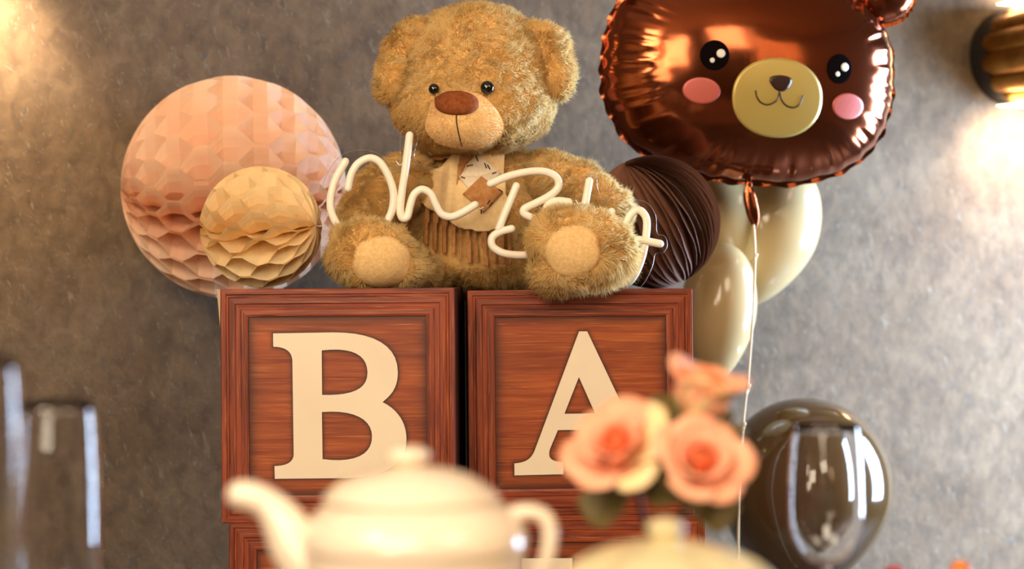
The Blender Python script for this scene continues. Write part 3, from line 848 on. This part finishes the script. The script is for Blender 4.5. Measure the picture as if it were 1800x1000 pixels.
tag(creamb, 'small cream honeycomb paper ball resting on the B box', 'paper ball')
Yb = 2.765; rb_ = 117*K(Yb); cb = P(1149, 392, Yb); cb.z = TOPZ+rb_
brownb = honeycomb('paper_ball', cb, rb_, (-0.42, -0.25, 0.8), 60, 4, M_brown, None, 0.22, seed=4, up=(0, 1, 0), jit=0.2, lean=lambda f: 0.9)
tag(brownb, 'dark brown pleated paper ball on the A box right of the bear', 'paper ball')

# ---------------------------------------------------------------- latex balloons
def balloon(label, px, py, Y, rx, rz, m, tilt=(0, 0, 0), ry=None, group=None):
    k = K(Y); c = P(px, py, Y); R = rx*k; H = rz*k
    t = thing('balloon', label, 'balloon', c)
    if group: t['group'] = group
    prof = []
    for i in range(33):
        a = PI*i/32
        z = math.cos(a); r_ = math.sin(a)**0.93
        if z < 0: r_ *= (1-0.30*(-z)**1.6)
        prof.append((max(R*r_, 0.0008 if i in (0, 32) else 0.003), H*z*(1.0 if z > 0 else 1.12)))
    zb = -H*1.12
    Rm = Euler(tilt).to_matrix()
    V, Fc = lathe_vf(prof, (0, 0, 0), 48)
    V = [Rm @ Vector(v)+c for v in V]; Fc = Fc+[tuple(range(48))]
    obj('skin', V, Fc, m, t)
    V, Fc = lathe_vf([(0.004, zb+0.004), (0.0045, zb-0.002), (0.003, zb-0.006), (0.0055, zb-0.010), (0.004, zb-0.013), (0.006, zb-0.019), (0.009, zb-0.026), (0.0075, zb-0.027), (0.002, zb-0.014)], (0, 0, 0), 18)
    obj('knot', [Rm @ Vector(v)+c for v in V], Fc, m, t)
    return t
balloon('ivory latex balloon lowest of the three beside the A box', 1262, 545, 3.00, 68, 118, M_ivory, (0, 0.10, 0), group=None)
balloon('ivory latex balloon at the right under the foil bear', 1345, 400, 3.13, 95, 128, M_ivory, (0, 0.30, 0))
balloon('ivory latex balloon wedged between the brown paper ball and the foil bear', 1262, 375, 3.10, 76, 100, M_ivory, (0, -0.5, 0))
balloon('large dark brown latex balloon low at right behind the wine glass', 1415, 862, 3.05, 153, 162, M_olive, (0, 0.1, 0))

# ---------------------------------------------------------------- foil bear balloon
FY = 2.90; fc = P(1318, 130, FY); kf = K(FY)
foil = thing('foil_balloon', 'brown bear-face foil balloon floating upper right on a ribbon', 'balloon', fc)
Rf = (Matrix.Rotation(math.radians(4.5), 3, 'Y') @ Matrix.Rotation(math.radians(13), 3, 'Z'))
def puffy(cx, cz, A, B, T, e, pucker, nth=220, nr=30, seed=1, Rm=Rf, rim=0.006, fpos=None):
    r = np.random.default_rng(seed)
    ph = r.uniform(0, 6.28, 8)
    V = []; Fc = []
    def H(rho, th):
        h = T*(1-rho**2.3)**0.56 if rho < 1 else 0
        w = max(0, rho-0.70)/0.30
        cr = (math.sin(26*th+3*math.sin(5*th+ph[0])+ph[1])+0.7*math.sin(43*th+2.5*math.sin(7*th+ph[2])+ph[3])+0.4*math.sin(71*th+ph[4]))
        return h*(1+pucker*w**1.5*cr*0.10)+pucker*0.0016*math.sin(5*th+ph[6])*rho**3
    for s in (-1, 1):
        off = len(V)
        V.append(Vector((cx, s*T, cz)))
        for j in range(1, nr+1):
            rho = math.sin(PI/2*j/nr)
            for k in range(nth):
                th = 2*PI*k/nth
                c_, s__ = math.cos(th), math.sin(th)
                sr = (abs(c_)**e+abs(s__)**e)**(-1/e)
                sc = 1-0.007*pucker*max(0, rho-0.6)/0.4*(1+math.sin(26*th+3*math.sin(5*th+ph[0])+ph[1]))
                x = cx+A*rho*sr*c_*sc; z = cz+B*rho*sr*s__*sc
                V.append(Vector((x, s*H(rho, th), z)))
        for k in range(nth):
            k2 = (k+1) % nth
            f = (off, off+1+k, off+1+k2); Fc.append(f if s < 0 else f[::-1])
        for j in range(nr-1):
            for k in range(nth):
                k2 = (k+1) % nth; a = off+1+j*nth; b = a+nth
                f = (a+k, b+k, b+k2, a+k2); Fc.append(f if s < 0 else f[::-1])
    # flat heat-sealed rim
    off = len(V)
    for q, y in ((0.0, 0.0004), (rim, 0.0003)):
        for k in range(nth):
            th = 2*PI*k/nth; c_, s__ = math.cos(th), math.sin(th); sr = (abs(c_)**e+abs(s__)**e)**(-1/e)
            sc = 1-0.007*pucker*(1+math.sin(26*th+3*math.sin(5*th+ph[0])+ph[1]))
            qq = q*(1+0.25*math.sin(31*th+ph[5]))
            V.append(Vector((cx+(A*sc+qq)*sr*c_, 0.0012*math.sin(37*th)*q/rim, cz+(B*sc+qq)*sr*s__)))
    for k in range(nth):
        k2 = (k+1) % nth; Fc.append((off+k, off+k2, off+nth+k2, off+nth+k))
    return [Rm @ v+fc for v in V], Fc
V, Fc = puffy(0, 0, 262*kf/math.cos(math.radians(13)), 190*kf, 0.098, 2.45, 1.0)
fme = mk('face', V, Fc)
bv_foil = bvh_of(fme)
face = link('face', fme, M_foil, foil)
for (ex, ez, sd) in ((-222*kf, 172*kf, 5), (236*kf, 176*kf, 6)):
    V, Fc = puffy(ex, ez, 62*kf, 62*kf, 0.034, 2.0, 0.8, 90, 12, sd)
    ear_me = mk('ear', V, Fc); bve = bvh_of(ear_me)
    eo = link('ear', ear_me, M_foil, foil)
    V, Fc = puffy(ex, ez, 36*kf, 36*kf, 0.0365, 2.0, 0.3, 60, 8, sd+3, rim=0.0005)
    obj('inner_ear', V, Fc, M_foil_y, eo, 'yellow inner ear')
mz = decal('muzzle_print', oval(1366, 172, 79, 70, 0.05, 56, 2.15), bv_foil, 0.0008, M_foil_y, foil, 14, 'yellow printed muzzle')
for (ex, ey, rx, ry) in ((1256,97,26,26.5), (1475,121,21.5,26)):
    e_ = decal('eye_print', oval(ex, ey, rx, ry), bv_foil, 0.0009, M_foil_k, foil, 8, 'black printed eye')
    decal('eye_glint', oval(ex+11*rx/26, ey-3, 7.5*rx/26, 7.5, 0, 20), bv_foil, 0.0016, M_foil_w, e_, 3)
    decal('eye_glint', oval(ex-4*rx/26, ey+9, 4.2*rx/26, 4.4, 0, 16), bv_foil, 0.0016, M_foil_w, e_, 3)
for (ex, ey, rx, ry) in ((1233,159,33.5,23), (1490,187,27,23)):
    decal('cheek_print', oval(ex, ey, rx, ry, 0.08), bv_foil, 0.0009, M_foil_p, foil, 8, 'pink printed cheek')
decal('nose_print', [(1353,136), (1360,133), (1371,132), (1383,134), (1391,138), (1391,145), (1386,154), (1378,160), (1370,161), (1362,157), (1356,150), (1352,143)], bv_foil, 0.0016, M_foil_d, mz, 4, 'dark printed nose')
for line in ([(1328,160), (1330,170), (1337,180), (1348,184), (1360,180), (1367,172), (1370,160)], [(1370,160), (1373,174), (1381,185), (1394,189), (1405,183), (1411,169)]):
    q = [hit(bv_foil, p.x, p.y) for p in catmull([(x, y, 0) for x, y in line], 5)]
    tube('mouth_line', [h+n*0.0006 for h, n in q], 0.0013, M_foil_d, mz, 6)
# filling tail and ribbon
tailp = [P(1316,322,FY), P(1316,334,FY), P(1318,350,FY), P(1324,378,FY), P(1328,400,FY)]
V, Fc = tube_vf(catmull(tailp, 4), [x*kf for x in [6,6,6,7,9,10,11,11,12,12,12,12,11,10,8,6,3][:17]], 12)
c0 = sum(V, Vector())/len(V)
V = [Vector((v.x, FY+(v.y-FY)*0.35, v.z)) for v in V]
obj('tail', V, Fc, M_foil, foil)
rib = catmull([P(1325,396,FY-0.003), P(1327,450,FY-0.005), P(1324,540,FY-0.008), P(1317,640,FY), P(1312,690,FY), P(1306,750,FY), P(1299,860,FY-0.01), P(1297,1000,FY-0.01), Vector((0.335, FY+0.03, 0.25)), Vector((0.335, FY+0.04, 0.03))], 8)
rbn = tube('ribbon', rib, 0.0019, M_ribbon, None, 8)
tag(rbn, 'thin ivory ribbon hanging from the foil bear balloon', 'ribbon')
rbn['label'] = 'thin ivory ribbon hanging from the foil bear balloon'
kn = thing('balloon_weight', 'small brass weight on the floor holding the ribbon', 'weight', (0.335, FY+0.04, 0))
lathe('weight_body', [(0.0, 0), (0.03, 0), (0.032, 0.004), (0.026, 0.024), (0.006, 0.03), (0.0, 0.03)], (0.335, FY+0.04, 0), M_brass, kn, 24)
for (x, y) in ((1313,684), (1305,752), (1326,455)):
    V, Fc = tube_vf(catmull([P(x-5,y+5,FY-0.002), P(x,y-2,FY-0.006), P(x+5,y-8,FY-0.004), P(x+2,y+2,FY+0.003), P(x-1,y+8,FY-0.003)], 4), 0.0016, 8)
    k_ = obj('ribbon_knot', V, Fc, M_ribbon, None); k_.parent = rbn

# ---------------------------------------------------------------- wall sconces
def sconce(px, py, label, on_down, on_up, real=True):
    # point of the wall seen at px
    s = (px-900)/F; Y = WB/(1-WM*s); x = s*Y; z = CAMZ-(py-500)*Y/F
    c = Vector((x, Y, z))
    t = thing('wall_sconce', label, 'wall lamp', c)
    Z = Vector((0, 0, 1))
    def disc(name, r0, d0, d1, m, r1=None, ns=48, fl=None, parent=t):
        V = []; Fc = []; r1 = r1 or r0
        for (d, r) in ((d0, 0.001), (d0, r0), (d1, r1), (d1, 0.001)):
            for k in range(ns):
                a = 2*PI*k/ns; rr = r*(fl(a) if fl and r > 0.01 else 1)
                V.append(c+WN*d+WU*rr*math.cos(a)+Z*rr*math.sin(a))
        for j in range(3):
            for k in range(ns):
                k2 = (k+1) % ns; Fc.append((j*ns+k, j*ns+k2, (j+1)*ns+k2, (j+1)*ns+k))
        return obj(name, V, Fc, m, parent, smooth=False)
    disc('backplate', 0.090, 0.0, 0.04, M_black, 0.088)
    nf = 12
    flute = lambda a: 1+0.12*abs(math.sin(a*nf/2))**0.7*1.0
    disc('fluted_shade', 0.080, 0.035, 0.17, M_brass, 0.086, 240, flute)
    disc('front_cap', 0.074, 0.17, 0.176, M_brass, 0.072)
    # emitting slots under and over the shade, and their light
    for sgn, pw in ((-1, on_down), (1, on_up)):
        if pw <= 0: continue
        cen = c+WN*0.09+Z*sgn*0.0945
        V = [cen+WU*a*0.05+WN*b*0.06+Z*sgn*0.001*q for q in (0, 1) for a, b in ((-1,-1), (1,-1), (1,1), (-1,1))]
        obj('light_slot', V, [(0,1,2,3), (7,6,5,4), (0,4,5,1), (1,5,6,2), (2,6,7,3), (3,7,4,0)], M_lamp, t, smooth=False)
        spot('sconce_light', c+WN*0.11+Z*sgn*0.10, c-WN*0.16+Z*sgn*0.34, pw, (1.0, 0.76, 0.50), 118, 0.7, 0.04)
    return t
sconce(1772, 102, 'fluted brass wall lamp at the upper right edge', 14.0, 10.0)
sconce(-80, -190, 'fluted brass wall lamp beyond the upper left corner', 27.0, 6.0)

# ---------------------------------------------------------------- bulbs of the room's hanging lamps, behind the viewer
def chandelier(x, y, z, label):
    t = thing('chandelier', label, 'ceiling lamp', (x, y, z))
    V, Fc = tube_vf([Vector((x, y, 3.0)), Vector((x, y, z+0.5))], 0.01, 8); obj('stem', V, Fc, M_brass, t)
    box('rack', x-0.36, x+0.36, y-0.02, y+0.02, z+0.46, z+0.5, M_brass, t, 0.004)
    me = None
    for i in range(4):
        for j in range(7):
            p = Vector((x-0.33+0.22*i, y+0.02*(j % 2), z+0.42-0.13*j))
            if me is None:
                V, Fc = sphere_vf((0, 0, 0), 0.017, None, 10, 6); me = mk('bulb', V, Fc); me.materials.append(M_bulb)
            o = bpy.data.objects.new('bulb', me); C.objects.link(o); o.parent = t; o.location = p-Vector((x, y, z))
        V, Fc = tube_vf([Vector((x-0.33+0.22*i, y, z+0.46)), Vector((x-0.33+0.22*i, y, z-0.36))], 0.003, 6, False); obj('cord', V, Fc, M_black, t)
chandelier(-0.75, -0.8, 1.85, 'hanging lamp with rows of warm bulbs left behind the viewer')
chandelier(2.1, 0.4, 1.95, 'hanging lamp with rows of warm bulbs right behind the viewer')

# ---------------------------------------------------------------- foreground: teapot
TY = 1.25; kt = K(TY); tx = (728-900)*kt
pot = thing('teapot', 'glazed cream teapot with knob lid, blurred in the foreground', 'teapot', (tx, TY, TZ))
def zpx(py, Y): return CAMZ-(py-500)*Y/F
zb = lambda py: zpx(py, TY)-TZ
body_prof = [(0.0, 0.0), (0.040, 0.0), (0.044, 0.004), (0.041, 0.012), (0.050, 0.03), (0.064, 0.06), (0.0715, zb(985)), (0.0735, zb(955)), (0.0725, zb(930)), (0.068, zb(910)),
             (0.060, zb(890)), (0.054, zb(880)), (0.0525, zb(877))]
ns = lambda pr: [(q.x, q.y) for q in catmull([(a, b, 0) for a, b in pr], 4)]
lathe('body', ns(body_prof), (tx, TY, TZ), M_porc, pot)
lathe('lid', ns([(0.0565, zb(879)), (0.0575, zb(874)), (0.056, zb(869)), (0.048, zb(850)), (0.036, zb(833)), (0.022, zb(823)), (0.011, zb(819)), (0.007, zb(817))]), (tx-0.002, TY, TZ), M_porc, pot)
lathe('lid_knob', ns([(0.007, zb(822)), (0.0075, zb(817)), (0.0125, zb(810)), (0.0145, zb(801)), (0.0125, zb(791)), (0.006, zb(785)), (0.0003, zb(784))]), (tx-0.004, TY, TZ), M_porc, pot, 24)
def tp(px, py, dy=0): return P(px, py, TY+dy)
sp_pts = catmull([tp(640,1060), tp(575,1020), tp(525,966), tp(498,918), tp(472,888), tp(442,873), tp(424,870)], 5)
nsp = len(sp_pts)
tube('spout', sp_pts, [kt*(70-38*min(1, (i/(nsp-1))*1.5)-6*(i/(nsp-1))) for i in range(nsp)], M_porc, pot, 20)
hp = catmull([tp(870,915), tp(905,902), tp(938,900), tp(963,916), tp(966,958), tp(950,1010), tp(910,1060), tp(870,1085)], 5)
tube('handle', hp, 13*kt, M_porc, pot, 14)
# pale fluted sugar bowl
SYY = 1.17; ks = K(SYY); sx = (1172-900)*ks
sug = thing('sugar_bowl', 'pale yellow-green fluted sugar bowl with lid before the roses', 'bowl', (sx, SYY, TZ))
zs_ = lambda py: zpx(py, SYY)-TZ
fl = lambda a, j: 1+0.055*math.cos(9*a+0.4)
lathe('bowl', ns([(0.0, 0.0), (0.03, 0.0), (0.032, 0.005), (0.045, 0.03), (0.062, 0.07), (0.066, zs_(1060)), (0.064, zs_(1035))]), (sx, SYY, TZ), M_porc2, sug, 100, fl)
lathe('lid', ns([(0.066, zs_(1037)), (0.0655, zs_(1028)), (0.060, zs_(1006)), (0.051, zs_(985)), (0.038, zs_(967)), (0.022, zs_(955)), (0.010, zs_(948)), (0.006, zs_(942))]), (sx, SYY, TZ), M_porc2, sug, 100, fl)
lathe('lid_knob', ns([(0.006, zs_(948)), (0.009, zs_(940)), (0.0115, zs_(928)), (0.009, zs_(917)), (0.003, zs_(911)), (0.0003, zs_(910))]), (sx-0.001, SYY, TZ), M_porc2, sug, 24)

# glasses
def glass(label, px, top_px, Y, w_px, bowl_h, kind):
    k = K(Y); x = (px-900)*k; zt = zpx(top_px, Y)-TZ; R = w_px/2*k
    t = thing('wine_glass' if kind == 'wine' else 'champagne_flute', label, 'glass', (x, Y, TZ))
    zb_ = zt-bowl_h; th = 0.0011
    outer = [(0.0005, zb_), (R*0.45, zb_+0.004), (R*0.80, zb_+bowl_h*0.14), (R*0.98, zb_+bowl_h*0.32), (R*1.0, zb_+bowl_h*0.5), (R*0.95, zb_+bowl_h*0.78), (R*0.87, zt)]
    inner = [(R*0.87-th, zt), (R*0.95-th, zb_+bowl_h*0.78), (R-th, zb_+bowl_h*0.5), (R*0.98-th, zb_+bowl_h*0.32), (R*0.80-th, zb_+bowl_h*0.14+th), (R*0.45-th, zb_+0.004+th), (0.0003, zb_+th*2)]
    lathe('bowl', ns(outer)+ns(inner), (x, Y, TZ), M_glass, t, 64)
    lathe('stem', ns([(0.0045, zb_), (0.0038, zb_-0.01), (0.0035, zb_*0.5), (0.0042, 0.012), (0.010, 0.006), (0.0305, 0.003), (0.0310, 0.0015), (0.0300, 0.0), (0.0005, 0.0)]), (x, Y, TZ), M_glass, t, 40)
    return t
glass('clear wine glass in front of the dark balloon at right', 1452, 748, 1.62, 132, 0.118, 'wine')
glass('clear champagne flute at lower left with a straight rim', 100, 705, 1.32, 148, 0.175, 'flute')
glass('clear champagne flute cut by the left edge of the photo', -38, 630, 1.12, 150, 0.16, 'flute')

# ---------------------------------------------------------------- roses
M_pet = [noisy(mat('rose_petal_pink', rough=0.6, Subsurface_Weight=0.15, Subsurface_Scale=0.01), lin((246, 160, 124)), lin((252, 190, 158)), 25),
         noisy(mat('rose_petal_orange', rough=0.6, Subsurface_Weight=0.15, Subsurface_Scale=0.01), lin((234, 112, 66)), lin((246, 142, 92)), 25),
         noisy(mat('rose_petal_cream', rough=0.6), lin((240, 206, 150)), lin((246, 216, 170)), 25)]
M_leaf = noisy(mat('olive_leaf', rough=0.6), lin((96, 82, 40)), lin((128, 110, 58)), 20)
M_stem = noisy(mat('dark_stem', rough=0.7), lin((60, 38, 26)), lin((78, 54, 34)), 20)
def petal_mesh(m, wd, ht, cup, curl):
    V = []; Fc = []; n = 8
    for j in range(n+1):
        v = j/n
        for i in range(n+1):
            u = (i/n-0.5)*2
            wv = wd*math.sin(min(1, 0.25+v*0.95)*PI*0.62)
            x = u*wv; z = ht*v*(1-0.12*u*u)
            y = -(cup*math.sin(v*PI*0.5))*(1)+0.55*cup*u*u+curl*max(0, v-0.7)**2*-9
            V.append((x, y, z))
    for j in range(n):
        for i in range(n):
            a = j*(n+1)+i; Fc.append((a, a+1, a+n+2, a+n+1))
    me = mk('petal', V, Fc)
    bm = bmesh.new(); bm.from_mesh(me); bmesh.ops.solidify(bm, geom=bm.faces[:], thickness=0.0006); bm.to_mesh(me); bm.free()
    me.materials.append(m); me.polygons.foreach_set('use_smooth', [True]*len(me.polygons)); me.update(); return me
PM = [petal_mesh(M_pet[1], 0.009, 0.023, 0.005, 0.0), petal_mesh(M_pet[0], 0.014, 0.025, 0.009, 0.006), petal_mesh(M_pet[0], 0.017, 0.026, 0.012, 0.012), petal_mesh(M_pet[2], 0.016, 0.023, 0.013, 0.015)]
SEP = petal_mesh(M_leaf, 0.014, 0.028, 0.010, 0.0)
def rose(px, py, Y, tilt, label, scale, cream_n, stem_to, op=1.0):
    c = P(px, py, Y)
    t = bpy.data.objects.new('rose', None); C.objects.link(t); t['label'] = label; t['category'] = 'flower'; t['group'] = 'roses in the small vase'
    t.location = c; t.rotation_euler = tilt; scale *= 0.93; t.scale = (scale,)*3; t.empty_display_size = 0.02
    rr = random.Random(int(px))
    def put(me, name, ang, lean, r, z, s=1):
        ang += rr.uniform(-0.2, 0.2); lean += rr.uniform(-0.16, 0.16); s *= rr.uniform(0.86, 1.1)
        o = bpy.data.objects.new(name, me); C.objects.link(o); o.parent = t
        o.rotation_euler = (Matrix.Rotation(ang, 4, 'Z') @ Matrix.Rotation(lean, 4, 'X')).to_euler()
        o.location = (math.sin(ang)*r, -math.cos(ang)*r, z); o.scale = (s, s, s)
    for i in range(5): put(PM[0], 'petal', i*2.4, -0.12, 0.002+0.0009*i, 0.000)
    for i in range(6): put(PM[1], 'petal', i*2*PI/6+0.3, 0.02*op, 0.006, -0.003)
    for i in range(7): put(PM[2 if i >= cream_n else 3], 'petal', i*2*PI/7, 0.2*op-(0.25 if op < 0.5 else 0), 0.009, -0.005)
    for i in range(5): put(SEP, 'sepal', i*2*PI/5+0.2, 0.95, 0.004, -0.015, 1.0)
    for i in range(3): put(SEP, 'leaf', i*2.1+0.9, 1.7, 0.004, -0.022, 1.25)
    base = c+(Euler(tilt).to_matrix() @ Vector((0, 0, -0.008)))*scale
    mid = base+(Euler(tilt).to_matrix() @ Vector((0, 0, -0.03)))
    pts = catmull([base, mid, Vector(stem_to)+Vector((0, 0, 0.06)), Vector(stem_to)], 5)
    inv = (Matrix.Translation(c) @ Euler(tilt).to_matrix().to_4x4() @ Matrix.Scale(scale, 4)).inverted()
    V, Fc = tube_vf([inv @ p for p in pts], 0.0022/scale, 8)
    me = mk('stem', V, Fc); me.materials.append(M_stem); o = bpy.data.objects.new('stem', me); C.objects.link(o); o.parent = t
    V, Fc = sphere_vf((0, 0, -0.008), (0.007, 0.007, 0.009), None, 14, 10); me = mk('calyx', V, Fc); me.materials.append(M_leaf)
    o = bpy.data.objects.new('calyx', me); C.objects.link(o); o.parent = t
RY = 1.40; vx = (1168-900)*K(RY)
vase = thing('bud_vase', 'small cream bud vase holding the three roses', 'vase', (vx, RY, TZ))
lathe('vase_body', ns([(0.0005, 0.002), (0.024, 0.0), (0.034, 0.02), (0.036, 0.045), (0.025, 0.075), (0.016, 0.095), (0.019, 0.108), (0.017, 0.108), (0.014, 0.095), (0.02, 0.06), (0.0005, 0.01)]), (vx, RY, TZ), M_porc2, vase)
rose(1232, 718, RY, (0.22, 0.2, 0), 'topmost rose, orange pink with olive leaves below', 1.3, 2, (vx+0.006, RY, TZ+0.03), 0.0)
rose(1092, 800, RY-0.02, (0.75, -0.45, 0), 'leftmost rose, pale pink with a cream lower edge, before the A', 1.12, 3, (vx-0.004, RY, TZ+0.03))
rose(1228, 822, RY-0.04, (0.95, 0.25, 0), 'lower right rose, open and deep orange pink', 1.05, 0, (vx+0.002, RY-0.004, TZ+0.03))

# ---------------------------------------------------------------- cake stand with fruit, only its fruit tips reach into view
CY = 1.55; kc = K(CY); cx_ = (1640-900)*kc; fz = zpx(1003, CY)
st = thing('cake_stand', 'white cake stand below the lower right corner', 'cake stand', (cx_, CY, TZ))
hz = fz-0.024-TZ
lathe('stand', ns([(0.0005, 0.0), (0.045, 0.0), (0.046, 0.003), (0.015, 0.012), (0.010, 0.03), (0.014, hz-0.008), (0.085, hz-0.004), (0.090, hz), (0.0005, hz-0.001)]), (cx_, CY, TZ), M_porc, st)
M_red = noisy(mat('red_fruit', rough=0.35), lin((190, 40, 28)), lin((214, 60, 40)), 60, bump=0.3)
M_org = noisy(mat('orange_fruit', rough=0.4), lin((238, 120, 30)), lin((248, 150, 56)), 60, bump=0.2)
def fruit(name, px, label, m, h):
    x = (px-900)*kc
    t = thing(name, label, 'fruit', (x, CY, TZ+hz))
    lathe('flesh', ns([(0.0004, 0.0), (0.008, 0.001), (0.0125, 0.009), (0.011, 0.018), (0.005, 0.024*h), (0.0004, 0.0255*h)]), (x, CY, TZ+hz), m, t, 24)
    for k in range(5):
        a = k*2*PI/5; V = [Vector((x, CY, TZ+hz+0.0255*h)), Vector((x+0.006*math.cos(a-0.4), CY+0.006*math.sin(a-0.4), TZ+hz+0.0245*h)), Vector((x+0.010*math.cos(a), CY+0.010*math.sin(a), TZ+hz+0.021*h)), Vector((x+0.006*math.cos(a+0.4), CY+0.006*math.sin(a+0.4), TZ+hz+0.0245*h))]
        V += [v+Vector((0, 0, -0.0006)) for v in V]
        obj('leaf', V, [(0,1,2,3), (7,6,5,4), (0,4,5,1), (1,5,6,2), (2,6,7,3), (3,7,4,0)], m, t)
fruit('strawberry', 1572, 'red berry tip at the bottom edge right of the wine glass', M_red, 1.1)
fruit('orange_berry', 1688, 'orange berry tip at the bottom edge near the right corner', M_org, 1.25)
